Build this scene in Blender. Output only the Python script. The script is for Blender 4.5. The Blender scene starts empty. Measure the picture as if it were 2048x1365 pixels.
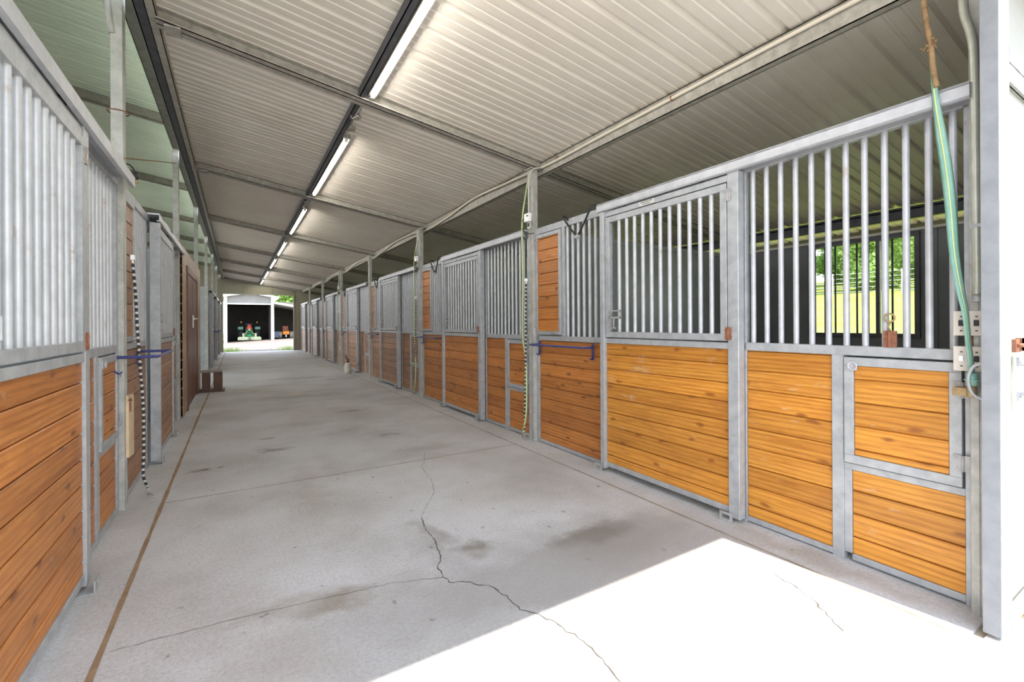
import bpy, bmesh, math, random
from mathutils import Vector, Matrix
random.seed(7)
PI = math.pi
S = bpy.context.scene
COL = S.collection

# ------------------------------------------------------------------ camera
F_PX, YAW, V0, CAM_H, ROLL = 905.95, .5462, 647.8, 1.32, -.0057
cd = bpy.data.cameras.new('camera'); cam = bpy.data.objects.new('camera', cd); COL.objects.link(cam)
cd.sensor_width = 36; cd.lens = F_PX / 2048 * 36
cd.shift_y = (V0 - 682.5) / 2048
c_, s_ = math.cos(YAW), math.sin(YAW)
rt, up, fw = Vector((c_, -s_, 0)), Vector((0, 0, 1)), Vector((s_, c_, 0))
r2 = rt * math.cos(ROLL) + up * math.sin(ROLL); u2 = up * math.cos(ROLL) - rt * math.sin(ROLL)
m = Matrix((r2, u2, -fw)).transposed().to_4x4(); m.translation = (0, 0, CAM_H)
cam.matrix_world = m
cd.clip_start = .02; cd.clip_end = 500
S.camera = cam

# ------------------------------------------------------------------ world, sun, exposure
S.view_settings.view_transform = 'Standard'; S.view_settings.look = 'None'
S.view_settings.gamma = 1; S.view_settings.use_curve_mapping = False
S.view_settings.exposure = 1.12
SKY_STRENGTH, SUN_STRENGTH, TUBE_STRENGTH = 2.15, 5.6, 31.0
w = bpy.data.worlds.new('world'); S.world = w; w.use_nodes = True
nt = w.node_tree; nt.nodes.clear()
o_ = nt.nodes.new('ShaderNodeOutputWorld'); bg = nt.nodes.new('ShaderNodeBackground')
tc = nt.nodes.new('ShaderNodeTexCoord'); sx = nt.nodes.new('ShaderNodeSeparateXYZ'); cr = nt.nodes.new('ShaderNodeValToRGB')
nt.links.new(tc.outputs['Generated'], sx.inputs[0]); nt.links.new(sx.outputs[2], cr.inputs[0])
cr.color_ramp.elements[0].position = 0.0; cr.color_ramp.elements[0].color = (.98, .985, 1, 1)
cr.color_ramp.elements[1].position = .8; cr.color_ramp.elements[1].color = (.68, .80, 1, 1)
nt.links.new(cr.outputs[0], bg.inputs[0]); bg.inputs[1].default_value = SKY_STRENGTH
nt.links.new(bg.outputs[0], o_.inputs[0])
SUN_DIR = Vector((-.125, 1, -2.18)).normalized()      # the way the light travels
sl = bpy.data.lights.new('sun', 'SUN'); so = bpy.data.objects.new('sun', sl); COL.objects.link(so)
so.rotation_euler = SUN_DIR.to_track_quat('-Z', 'Y').to_euler(); so.location = (0, -10, 20)
sl.energy = SUN_STRENGTH; sl.angle = .009; sl.color = (1, .95, .86)

# ------------------------------------------------------------------ materials
def newmat(name, base=(.5, .5, .5), rough=.5, metal=0, spec=.5):
    mt = bpy.data.materials.new(name); mt.use_nodes = True
    b = mt.node_tree.nodes['Principled BSDF']
    b.inputs['Base Color'].default_value = (*base, 1); b.inputs['Roughness'].default_value = rough
    b.inputs['Metallic'].default_value = metal; b.inputs['Specular IOR Level'].default_value = spec
    return mt, mt.node_tree, b
def N(nt, t, **k):
    n = nt.nodes.new(t)
    for a, v in k.items():
        if a in n.inputs: n.inputs[a].default_value = v
        else: setattr(n, a, v)
    return n
def coords(nt, scale=(1, 1, 1), world=False):
    tc = nt.nodes.new('ShaderNodeTexCoord'); mp = nt.nodes.new('ShaderNodeMapping')
    mp.inputs['Scale'].default_value = scale
    if world:
        g = nt.nodes.new('ShaderNodeNewGeometry'); nt.links.new(g.outputs['Position'], mp.inputs[0])
    else: nt.links.new(tc.outputs['Object'], mp.inputs[0])
    return mp.outputs[0]
def noise(nt, vec, scale, detail=3, rough=.5):
    n = N(nt, 'ShaderNodeTexNoise'); n.inputs['Scale'].default_value = scale
    n.inputs['Detail'].default_value = detail; n.inputs['Roughness'].default_value = rough
    nt.links.new(vec, n.inputs['Vector']); return n.outputs['Fac']
def ramp(nt, fac, stops):
    r = nt.nodes.new('ShaderNodeValToRGB'); e = r.color_ramp.elements
    while len(e) < len(stops): e.new(.5)
    for i, (p, c) in enumerate(stops):
        e[i].position = p; e[i].color = (*c, 1) if len(c) == 3 else c
    nt.links.new(fac, r.inputs[0]); return r.outputs[0]
def mix(nt, fac, a, b, mode='MIX'):
    n = nt.nodes.new('ShaderNodeMix'); n.data_type = 'RGBA'; n.blend_type = mode
    for sock, v in ((n.inputs[0], fac), (n.inputs[6], a), (n.inputs[7], b)):
        if isinstance(v, (int, float)): sock.default_value = v
        elif isinstance(v, tuple): sock.default_value = (*v, 1)
        else: nt.links.new(v, sock)
    return n.outputs[2]
def math_(nt, op, a, b=None):
    n = nt.nodes.new('ShaderNodeMath'); n.operation = op
    for i, v in enumerate((a, b)):
        if v is None: continue
        if isinstance(v, (int, float)): n.inputs[i].default_value = v
        else: nt.links.new(v, n.inputs[i])
    return n.outputs[0]
def bump(nt, b, h, strength=.3, dist=.01):
    n = nt.nodes.new('ShaderNodeBump'); n.inputs['Strength'].default_value = strength; n.inputs['Distance'].default_value = dist
    nt.links.new(h, n.inputs['Height']); nt.links.new(n.outputs[0], b.inputs['Normal'])

def mottled(name, c1, c2, scale=8, rough=.5, metal=0, spec=.5, rust=0, world=True, bmp=0):
    mt, nt, b = newmat(name, c1, rough, metal, spec)
    v = coords(nt, world=world)
    col = ramp(nt, noise(nt, v, scale, 4, .65), [(.35, c1), (.65, c2)])
    if rust:
        rf = ramp(nt, noise(nt, v, 5.5, 5, .7), [(.66 - rust, (0, 0, 0)), (.74 - rust * .6, (1, 1, 1))])
        col = mix(nt, math_(nt, 'MULTIPLY', rf, .6), col, (.30, .17, .09))
    nt.links.new(col, b.inputs['Base Color'])
    if bmp: bump(nt, b, noise(nt, v, scale * 3, 3), bmp, .004)
    return mt
M = {}
M['galv'] = mottled('galvanized_steel', (.33, .345, .36), (.44, .455, .465), 14, .45, .2, .45, rust=.02)
M['galv_rust'] = mottled('stained_galvanized_steel', (.33, .33, .33), (.44, .44, .44), 14, .5, .2, .5, rust=.10)
M['galv_bar'] = mottled('bar_steel', (.43, .44, .46), (.52, .53, .56), 10, .38, .2, .5, rust=.03)
M['beam'] = mottled('weathered_beam_steel', (.33, .31, .265), (.48, .46, .40), 16, .6, .15, .4, rust=.03)
M['post'] = mottled('post_steel', (.36, .36, .33), (.50, .50, .47), 12, .55, .2, .4, rust=.04)
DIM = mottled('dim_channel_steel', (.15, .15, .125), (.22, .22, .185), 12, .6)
M['darksteel'] = mottled('dark_channel_steel', (.06, .065, .07), (.10, .10, .11), 12, .5, .2)
M['sheet'] = mottled('grey_steel_sheet', (.30, .33, .34), (.38, .41, .41), 2.5, .45, .15)
M['backsheet'] = mottled('backlit_grey_wall_sheet', (.13, .14, .145), (.17, .18, .18), 2, .5, .1)  # dark tone puts the backlit wall's shade into plain grey sheet
M['ceil'] = mottled('cream_roof_sheet', (.67, .62, .53), (.75, .70, .61), 1.3, .5, 0, .4)
M['ceil_green'] = mottled('pale_green_roof_sheet', (.52, .64, .52), (.60, .72, .59), 1.5, .5, 0, .4)
M['beige'] = mottled('olive_beige_wall_sheet', (.30, .28, .20), (.34, .32, .24), 1.5, .5)
M['white'] = mottled('white_paint', (.74, .74, .72), (.80, .80, .78), 3, .5)
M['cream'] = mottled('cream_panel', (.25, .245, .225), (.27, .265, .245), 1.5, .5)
M['conduit'] = newmat('cream_conduit', (.72, .66, .54), .4)[0]
M['pipe'] = mottled('grey_green_pipe', (.42, .43, .36), (.52, .53, .46), 9, .35, .3)
M['plate'] = newmat('almond_plastic', (.60, .55, .49), .4)[0]
M['whiteplastic'] = newmat('white_plastic', (.85, .85, .85), .35)[0]
M['black'] = newmat('black_rubber', (.02, .02, .022), .55)[0]
M['blue'] = mottled('dark_blue_paint', (.035, .04, .16), (.05, .06, .22), 12, .35)
M['rust'] = mottled('rusty_steel', (.30, .12, .06), (.20, .08, .05), 40, .7, bmp=.3)
M['brass'] = mottled('weathered_brass', (.42, .32, .16), (.30, .2, .1), 40, .45, .5)
M['hose'] = mottled('green_hose', (.16, .34, .27), (.24, .42, .34), 10, .5)
M['hose_stripe'] = newmat('yellow_stripe', (.62, .66, .25), .5)[0]
M['twine'] = mottled('brown_twine', (.20, .12, .055), (.32, .21, .10), 30, .8, bmp=.5)
M['paleboard'] = mottled('pale_raw_lumber', (.62, .47, .29), (.70, .55, .36), 6, .7)
M['dark_wood'] = mottled('dark_stained_wood', (.10, .05, .035), (.15, .08, .05), 6, .6)
M['gravel'] = mottled('gravel', (.10, .08, .068), (.17, .145, .13), 3.5, .9, bmp=.5)
M['shade_dark'] = mottled('shed_shade_sheet', (.055, .05, .045), (.075, .07, .06), 2, .7)  # near-black colour paints in the shade inside the shed
M['shed_grey'] = mottled('grey_shed_sheet', (.20, .19, .18), (.25, .24, .23), 2, .6)
M['shed_white'] = mottled('white_shed_trim', (.80, .80, .80), (.84, .84, .84), 2, .6)
M['green_paint'] = newmat('tractor_green_paint', (.03, .26, .10), .35)[0]
M['pale_green_paint'] = mottled('dusty_green_deck', (.42, .50, .30), (.54, .60, .40), 5, .5)
M['orange_paint'] = newmat('orange_paint', (.85, .30, .04), .4)[0]
M['orange_sign'] = newmat('orange_red_reflector', (.95, .10, .02), .4)[0]
M['red_sign'] = newmat('dark_red_border', (.45, .02, .02), .4)[0]
M['yellow'] = newmat('yellow_paint', (.8, .6, .08), .4)[0]
M['tyre'] = newmat('tyre_rubber', (.03, .03, .033), .7)[0]
M['blue_grey'] = newmat('blue_grey_plastic', (.10, .12, .20), .5)[0]
M['bark'] = mottled('bark', (.16, .12, .08), (.24, .18, .12), 8, .9)
M['jug'] = mottled('dusty_translucent_plastic', (.55, .50, .42), (.66, .62, .54), 6, .5)
M['ink'] = newmat('black_ink', (.03, .03, .03), .6)[0]
M['sticker'] = newmat('sticker_film', (.62, .62, .58), .5)[0]
def straw():
    return mottled('dry_straw', (.36, .29, .15), (.46, .38, .22), 20, .8)
M['straw'] = straw()

def emit(name, col, st):
    mt, nt, b = newmat(name, (.9, .9, .9), .4)
    b.inputs['Emission Color'].default_value = (*col, 1); b.inputs['Emission Strength'].default_value = st
    return mt
M['tube'] = emit('lit_tube', (1, .97, .90), TUBE_STRENGTH)

def wood(name, c_light, c_mid, c_dark, grain_axis='y'):
    mt, nt, b = newmat(name, c_mid, .48, 0, .35)
    sc = {'y': (4, .55, 9), 'z': (9, 9, .55)}[grain_axis]
    g = nt.nodes.new('ShaderNodeNewGeometry')
    v = coords(nt, sc)
    off = nt.nodes.new('ShaderNodeVectorMath'); off.operation = 'ADD'
    comb = nt.nodes.new('ShaderNodeCombineXYZ'); rnd = math_(nt, 'MULTIPLY', g.outputs['Random Per Island'], 37.)
    for i in range(3): nt.links.new(rnd, comb.inputs[i])
    nt.links.new(v, off.inputs[0]); nt.links.new(comb.outputs[0], off.inputs[1]); v2 = off.outputs[0]
    col = ramp(nt, noise(nt, v2, 1.6, 4, .6), [(.3, c_mid), (.5, c_light), (.72, c_mid)])
    fine = ramp(nt, noise(nt, v2, 9, 5, .65), [(.34, (.70, .63, .56)), (.54, (1, 1, 1))])
    col = mix(nt, .75, col, fine, 'MULTIPLY')
    wv = N(nt, 'ShaderNodeTexWave'); wv.wave_type = 'BANDS'; wv.bands_direction = 'Z' if grain_axis == 'y' else 'Y'
    wv.inputs['Scale'].default_value = 1.15; wv.inputs['Distortion'].default_value = 9.; wv.inputs['Detail'].default_value = 2.5; wv.inputs['Detail Scale'].default_value = .55
    nt.links.new(v2, wv.inputs['Vector'])
    col = mix(nt, .55, col, ramp(nt, wv.outputs['Fac'], [(.15, (.72, .62, .52)), (.55, (1.04, 1.02, 1.0))]), 'MULTIPLY')
    # per board tone
    tone = ramp(nt, g.outputs['Random Per Island'], [(0, (.78, .74, .70)), (.5, (1, 1, 1)), (1, (1.12, 1.08, 1.0))])
    col = mix(nt, 1., col, tone, 'MULTIPLY')
    # knots
    vk = coords(nt, {'y': (1, 2.2, 5.5), 'z': (5.5, 5.5, 2.2)}[grain_axis])
    off2 = nt.nodes.new('ShaderNodeVectorMath'); off2.operation = 'ADD'
    nt.links.new(vk, off2.inputs[0]); nt.links.new(comb.outputs[0], off2.inputs[1])
    vo = N(nt, 'ShaderNodeTexVoronoi'); vo.voronoi_dimensions = '2D'; vo.inputs['Scale'].default_value = 1.0; vo.inputs['Randomness'].default_value = 1.
    sp_ = nt.nodes.new('ShaderNodeSeparateXYZ'); cb_ = nt.nodes.new('ShaderNodeCombineXYZ')
    kz = nt.nodes.new('ShaderNodeTexNoise'); kz.inputs['Scale'].default_value = 2.6; kz.inputs['Detail'].default_value = 3; nt.links.new(off2.outputs[0], kz.inputs['Vector'])
    ka = nt.nodes.new('ShaderNodeVectorMath'); ka.operation = 'MULTIPLY_ADD'; ka.inputs[1].default_value = (.22, .22, .22); nt.links.new(kz.outputs['Color'], ka.inputs[0]); nt.links.new(off2.outputs[0], ka.inputs[2])
    nt.links.new(ka.outputs[0], sp_.inputs[0]); nt.links.new(sp_.outputs[1], cb_.inputs[0]); nt.links.new(sp_.outputs[2], cb_.inputs[1])
    nt.links.new(cb_.outputs[0], vo.inputs['Vector'])
    kn = ramp(nt, vo.outputs['Distance'], [(.035, (1, 1, 1)), (.10, (0, 0, 0))])
    col = mix(nt, math_(nt, 'MULTIPLY', kn, .85), col, c_dark)
    blot = ramp(nt, noise(nt, coords(nt, (1, 1.2, 2.2), True), 2.4, 4, .6), [(.52, (0, 0, 0)), (.75, (1, 1, 1))])
    col = mix(nt, math_(nt, 'MULTIPLY', blot, .38), col, c_dark)
    # scuffs of worn pale wood
    sc_ = ramp(nt, noise(nt, coords(nt, (2, 1.4, 4), True), 3.1, 6, .7), [(.62, (0, 0, 0)), (.72, (1, 1, 1))])
    col = mix(nt, math_(nt, 'MULTIPLY', sc_, .45), col, (.60, .45, .30))
    nt.links.new(col, b.inputs['Base Color'])
    bump(nt, b, noise(nt, v2, 9, 4), .12, .003)
    b.inputs['Coat Weight'].default_value = .16; b.inputs['Coat Roughness'].default_value = .3
    return mt
M['wood_honey'] = wood('honey_stained_pine', (.62, .285, .048), (.53, .22, .034), (.24, .075, .015))  # bright tone is part sun bleaching, part entrance light painted in
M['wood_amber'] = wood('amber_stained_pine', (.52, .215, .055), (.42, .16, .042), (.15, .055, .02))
M['wood_brown'] = wood('brown_shade_toned_pine', (.36, .20, .11), (.28, .15, .08), (.11, .05, .03))  # browner boards down the aisle: part real variation, part weaker light painted in
M['wood_sheen'] = wood('painted_sheen_pine', (.44, .30, .19), (.36, .24, .15), (.16, .09, .05))  # pale tone paints the open bay's sheen into the boards
M['wood_door'] = wood('dark_red_brown_plank', (.17, .062, .03), (.12, .042, .022), (.05, .02, .012), 'z')

def rope_mat():
    mt, nt, b = newmat('black_and_white_braid', (.1, .1, .1), .8)
    wv = N(nt, 'ShaderNodeTexWave'); wv.wave_type = 'BANDS'; wv.bands_direction = 'Z'; wv.inputs['Scale'].default_value = 7
    wv.inputs['Distortion'].default_value = 1.2
    nt.links.new(coords(nt, (1, 1, 1), True), wv.inputs['Vector'])
    nt.links.new(ramp(nt, wv.outputs['Fac'], [(.60, (.03, .03, .035)), (.72, (.55, .53, .50))]), b.inputs['Base Color'])
    return mt
M['rope'] = rope_mat()

def concrete():
    mt, nt, b = newmat('brushed_concrete', (.45, .45, .46), .75, 0, .3)
    v = coords(nt, world=True)
    col = ramp(nt, noise(nt, v, 1.1, 5, .6), [(.32, (.435, .422, .408)), (.58, (.560, .556, .560))])
    sp = ramp(nt, noise(nt, v, 55, 3, .7), [(.32, (.78, .78, .78)), (.6, (1.05, 1.05, 1.05))])
    col = mix(nt, .75, col, sp, 'MULTIPLY')
    sp2 = ramp(nt, noise(nt, v, 170, 2, .6), [(.36, (.72, .72, .72)), (.6, (1.06, 1.06, 1.06))])
    col = mix(nt, .6, col, sp2, 'MULTIPLY')
    br = ramp(nt, noise(nt, v, .75, 4, .6), [(.52, (0, 0, 0)), (.72, (1, 1, 1))])
    col = mix(nt, math_(nt, 'MULTIPLY', br, .42), col, (.36, .31, .25))
    # stains: (x, y, rx, ry, strength, colour)
    g = nt.nodes.new('ShaderNodeNewGeometry')
    nz = nt.nodes.new('ShaderNodeTexNoise'); nz.inputs['Scale'].default_value = 5.; nz.inputs['Detail'].default_value = 5
    nt.links.new(g.outputs['Position'], nz.inputs['Vector'])
    sub = nt.nodes.new('ShaderNodeVectorMath'); sub.operation = 'MULTIPLY_ADD'
    nt.links.new(nz.outputs['Color'], sub.inputs[0]); sub.inputs[1].default_value = (.35, .35, 0)
    sub.inputs[2].default_value = (-.175, -.175, 0)
    add = nt.nodes.new('ShaderNodeVectorMath'); nt.links.new(g.outputs['Position'], add.inputs[0]); nt.links.new(sub.outputs[0], add.inputs[1])
    for (x, y, rx, ry, st, c) in [
            (1.88, 2.17, .40, .14, .80, (.12, .10, .07)), (2.05, 2.05, .60, .30, .35, (.20, .17, .14)),
            (1.22, 2.42, .16, .12, .70, (.14, .11, .07)), (1.06, 2.72, .10, .32, .40, (.22, .20, .18)),
            (1.45, 1.95, 1.55, .52, .68, (.24, .22, .20)), (2.0, 1.6, .8, .5, .35, (.26, .22, .19)), (1.0, 2.55, .20, .45, .35, (.24, .22, .21)), (.40, 2.27, .22, .11, .60, (.20, .16, .11)),
            (.15, 2.38, .35, .10, .35, (.24, .20, .15)), (.05, 2.05, .3, .3, .15, (.3, .25, .2)),
            (.5, 4.0, .13, 1.0, .25, (.30, .25, .19)), (.75, 4.6, .12, .8, .18, (.30, .25, .19)),
            (-.28, 5.0, .10, .07, .75, (.12, .10, .08)), (-.12, 5.05, .05, .03, .6, (.13, .11, .09)),
            (.36, 5.4, .22, .12, .6, (.15, .12, .09)), (.30, 6.0, .12, .06, .55, (.15, .12, .09)),
            (.75, 6.6, .5, .2, .25, (.22, .19, .16)), (1.5, 7.2, .3, .12, .45, (.18, .15, .12)),
            (1.7, 4.6, .5, .14, .3, (.26, .22, .17)), (1.55, 5.4, .15, .08, .5, (.16, .14, .11)),
            (.9, 9.2, 1.1, .35, .32, (.18, .16, .14)), (1.2, 12.3, 1.0, .4, .35, (.18, .16, .14)), (.6, 14.5, 1.2, .8, .3, (.2, .19, .17)),
            (2.2, 1.05, .25, .10, .45, (.40, .30, .20)), (2.45, .75, .3, .12, .35, (.42, .33, .22)),
            (1.05, 1.3, .14, .2, .25, (.42, .34, .25)), (2.74, 1.3, .1, .6, .45, (.30, .24, .18))]:
        s1 = nt.nodes.new('ShaderNodeVectorMath'); s1.operation = 'SUBTRACT'; s1.inputs[1].default_value = (x, y, 0)
        nt.links.new(add.outputs[0], s1.inputs[0])
        s2 = nt.nodes.new('ShaderNodeVectorMath'); s2.operation = 'MULTIPLY'; s2.inputs[1].default_value = (1 / rx, 1 / ry, 0)
        nt.links.new(s1.outputs[0], s2.inputs[0])
        ln = nt.nodes.new('ShaderNodeVectorMath'); ln.operation = 'LENGTH'; nt.links.new(s2.outputs[0], ln.inputs[0])
        k = ramp(nt, ln.outputs['Value'], [(.35, (1, 1, 1)), (1., (0, 0, 0))])
        col = mix(nt, math_(nt, 'MULTIPLY', k, st), col, c)
    # little dark specks
    vo = N(nt, 'ShaderNodeTexVoronoi'); vo.inputs['Scale'].default_value = 6.5
    nz2 = nt.nodes.new('ShaderNodeTexNoise'); nz2.inputs['Scale'].default_value = 38.; nz2.inputs['Detail'].default_value = 3
    nt.links.new(g.outputs['Position'], nz2.inputs['Vector'])
    wv_ = nt.nodes.new('ShaderNodeVectorMath'); wv_.operation = 'MULTIPLY_ADD'; wv_.inputs[1].default_value = (.07, .07, .0)
    nt.links.new(nz2.outputs['Color'], wv_.inputs[0]); nt.links.new(v, wv_.inputs[2]); nt.links.new(wv_.outputs[0], vo.inputs['Vector'])
    spk = ramp(nt, vo.outputs['Distance'], [(.04, (1, 1, 1)), (.10, (0, 0, 0))])
    col = mix(nt, math_(nt, 'MULTIPLY', spk, .55), col, (.10, .09, .08))
    nt.links.new(col, b.inputs['Base Color'])
    bump(nt, b, noise(nt, v, 90, 4, .7), .35, .004)
    return mt
M['concrete'] = concrete()
M['crack'] = newmat('crack_dark', (.09, .075, .06), .9)[0]
M['joint_wood'] = mottled('brown_expansion_strip', (.22, .14, .08), (.32, .22, .13), 9, .9, bmp=.5)
M['joint_dark'] = mottled('saw_cut_joint', (.24, .19, .14), (.36, .30, .23), 9, .9)
def grass_mat(name, c1, c2, sc):
    mt, nt, b = newmat(name, c1, .9, 0, .1)
    v = coords(nt, world=True)
    col = mix(nt, noise(nt, v, sc * 8, 4, .7), ramp(nt, noise(nt, v, sc, 4), [(.3, c1), (.7, c2)]), tuple(x * .55 for x in c1))
    nt.links.new(col, b.inputs['Base Color']); return mt
M['pasture'] = grass_mat('pasture_grass', (.22, .29, .05), (.34, .38, .10), .5)
M['dirt'] = grass_mat('dirt_with_straw', (.20, .155, .095), (.32, .26, .17), 3)
def leaf_mat(name, c1, c2):
    mt, nt, b = newmat(name, c1, .6, 0, .3)
    g = nt.nodes.new('ShaderNodeNewGeometry')
    nt.links.new(ramp(nt, g.outputs['Random Per Island'], [(0, c1), (1, c2)]), b.inputs['Base Color'])
    tr = nt.nodes.new('ShaderNodeBsdfTranslucent'); tr.inputs[0].default_value = (*[min(1, x * 1.5) for x in c2], 1)
    ms = nt.nodes.new('ShaderNodeMixShader'); ms.inputs[0].default_value = .35
    out = nt.nodes['Material Output']
    nt.links.new(b.outputs[0], ms.inputs[1]); nt.links.new(tr.outputs[0], ms.inputs[2]); nt.links.new(ms.outputs[0], out.inputs[0])
    return mt
M['leaf'] = leaf_mat('green_leaves', (.07, .15, .03), (.22, .34, .08))
M['leaf2'] = leaf_mat('light_green_leaves', (.12, .22, .05), (.32, .44, .14))

# ------------------------------------------------------------------ mesh helpers
class MB:
    def __init__(s): s.bm = bmesh.new()
    def box(s, x0, x1, y0, y1, z0, z1, rot=None, bev=0):
        vs = [Vector((x, y, z)) for x in (x0, x1) for y in (y0, y1) for z in (z0, z1)]
        if rot is not None:
            c = Vector(((x0 + x1) / 2, (y0 + y1) / 2, (z0 + z1) / 2)); vs = [rot @ (v - c) + c for v in vs]
        b = [s.bm.verts.new(v) for v in vs]
        fs = []
        for f in ((0, 1, 3, 2), (4, 6, 7, 5), (0, 4, 5, 1), (2, 3, 7, 6), (0, 2, 6, 4), (1, 5, 7, 3)):
            fs.append(s.bm.faces.new([b[i] for i in f]))
        if bev:
            es = set(e for f in fs for e in f.edges)
            bmesh.ops.bevel(s.bm, geom=list(es), offset=bev, segments=1, affect='EDGES')
        return s
    def cyl(s, p0, p1, r, n=12, r1=None, caps=True):
        p0, p1 = Vector(p0), Vector(p1); r1 = r if r1 is None else r1
        d = (p1 - p0).normalized(); a = Vector((0, 0, 1)) if abs(d.z) < .9 else Vector((1, 0, 0))
        u = d.cross(a).normalized(); v = d.cross(u)
        R0 = [s.bm.verts.new(p0 + (u * math.cos(t) + v * math.sin(t)) * r) for t in [2 * PI * i / n for i in range(n)]]
        R1 = [s.bm.verts.new(p1 + (u * math.cos(t) + v * math.sin(t)) * r1) for t in [2 * PI * i / n for i in range(n)]]
        for i in range(n):
            f = s.bm.faces.new((R0[i], R0[(i + 1) % n], R1[(i + 1) % n], R1[i])); f.smooth = True
        if caps: s.bm.faces.new(R0[::-1]); s.bm.faces.new(R1)
        return s
    def tube(s, pts, r, n=8, closed=False, flat=None):
        pts = [Vector(p) for p in pts]; rings = []; L = len(pts); prev = None
        for i, p in enumerate(pts):
            a = pts[(i - 1) % L] if (closed or i > 0) else p
            b = pts[(i + 1) % L] if (closed or i < L - 1) else p
            d = (b - a).normalized()
            if prev is None:
                up_ = Vector((0, 0, 1)) if abs(d.z) < .9 else Vector((1, 0, 0)); u = d.cross(up_).normalized()
            else: u = (prev - d * prev.dot(d)).normalized()
            prev = u; v = d.cross(u)
            ru, rv = (r, r) if flat is None else flat(i)
            rings.append([s.bm.verts.new(p + u * math.cos(2 * PI * k / n) * ru + v * math.sin(2 * PI * k / n) * rv) for k in range(n)])
        for i in range(L if closed else L - 1):
            A, B = rings[i], rings[(i + 1) % L]
            for k in range(n):
                f = s.bm.faces.new((A[k], A[(k + 1) % n], B[(k + 1) % n], B[k])); f.smooth = True
        if not closed: s.bm.faces.new(rings[0][::-1]); s.bm.faces.new(rings[-1])
        return s
    def torus(s, c, R, r, axis='x', n=20, m_=8, arc=2 * PI, start=0):
        c = Vector(c); pts = []
        full = arc > 6.2
        k = n if full else n + 1
        for i in range(k):
            t = start + arc * i / n
            a, b = math.cos(t) * R, math.sin(t) * R
            pts.append(c + {'x': Vector((0, a, b)), 'y': Vector((a, 0, b)), 'z': Vector((a, b, 0))}[axis])
        return s.tube(pts, r, m_, closed=full)
    def lathe(s, prof, n=24, c=(0, 0, 0)):
        c = Vector(c); rings = []
        for (r, z) in prof:
            rings.append([s.bm.verts.new(c + Vector((r * math.cos(2 * PI * k / n), r * math.sin(2 * PI * k / n), z))) for k in range(n)])
        for A, B in zip(rings, rings[1:]):
            for k in range(n):
                f = s.bm.faces.new((A[k], A[(k + 1) % n], B[(k + 1) % n], B[k])); f.smooth = True
        s.bm.faces.new(rings[0][::-1]); s.bm.faces.new(rings[-1]); return s
    def prism(s, poly, axis, a0, a1):
        """poly: 2D points; axis 'x': (y,z) extruded in x; 'y': (x,z) extruded in y; 'z': (x,y)"""
        def P(p, a): return {'x': (a, p[0], p[1]), 'y': (p[0], a, p[1]), 'z': (p[0], p[1], a)}[axis]
        A = [s.bm.verts.new(P(p, a0)) for p in poly]; B = [s.bm.verts.new(P(p, a1)) for p in poly]
        n = len(poly)
        for i in range(n): s.bm.faces.new((A[i], A[(i + 1) % n], B[(i + 1) % n], B[i]))
        s.bm.faces.new(A[::-1]); s.bm.faces.new(B); return s
    def quad(s, *p): s.bm.faces.new([s.bm.verts.new(q) for q in p]); return s
    def build(s, name, mat, parent=None, shift=None):
        bmesh.ops.recalc_face_normals(s.bm, faces=s.bm.faces)
        me = bpy.data.meshes.new(name)
        if shift is not None: bmesh.ops.translate(s.bm, verts=s.bm.verts, vec=shift)
        s.bm.to_mesh(me); s.bm.free()
        me.materials.append(M[mat] if isinstance(mat, str) else mat)
        o = bpy.data.objects.new(name, me); COL.objects.link(o)
        if parent is not None: o.parent = parent
        return o
def tag(o, label=None, cat=None, group=None, kind=None):
    if label: o['label'] = label
    if cat: o['category'] = cat
    if group: o['group'] = group
    if kind: o['kind'] = kind
    return o
def thing(name, label, cat, loc=(0, 0, 0), rz=0, group=None):
    o = bpy.data.objects.new(name, None); COL.objects.link(o)
    o.location = loc; o.rotation_euler = (0, 0, rz); o.empty_display_size = .2
    return tag(o, label, cat, group)
def struct(name, mb, mat, parent=None):
    o = mb.build(name, mat, parent)
    if parent is None: o['kind'] = 'structure'
    return o
KIDS = {}
def dup(root, loc=None, rz=None, label=None):
    def cp(o, par):
        n = o.copy(); COL.objects.link(n)
        if par is not None: n.parent = par
        for ch in [x for x in ALL if x.parent == o]: cp(ch, n)
        return n
    ALL = list(COL.objects)
    r = cp(root, None)
    if loc is not None: r.location = loc
    if rz is not None: r.rotation_euler = (0, 0, rz)
    if label: r['label'] = label
    return r
def setmat(root, a, b):
    """a copy that takes another board tone gets its own mesh data"""
    for o in list(COL.objects):
        p = o
        while p is not None and p != root: p = p.parent
        if p == root and o.type == 'MESH' and o.data.materials and o.data.materials[0] == M[a]:
            o.data = o.data.copy(); o.data.materials[0] = M[b]
ORD = ['nearest', 'second', 'third', 'fourth', 'fifth', 'sixth', 'farthest']

# ------------------------------------------------------------------ measures
Y0, ST = .60, 3.66
XR, XL = 2.882, -.72
YEND = Y0 + 7 * ST
XBR, XBL = 6.54, -4.38           # backs of the stalls
H = 2.385
def zr(x): return 3.16 + .15 * (2.99 - x)          # underside of the cream roof
def zl(x): return 4.25 + .155 * (-.76 - x)         # underside of the green roof
YF = .25                                           # roof edge at the open end

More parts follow.
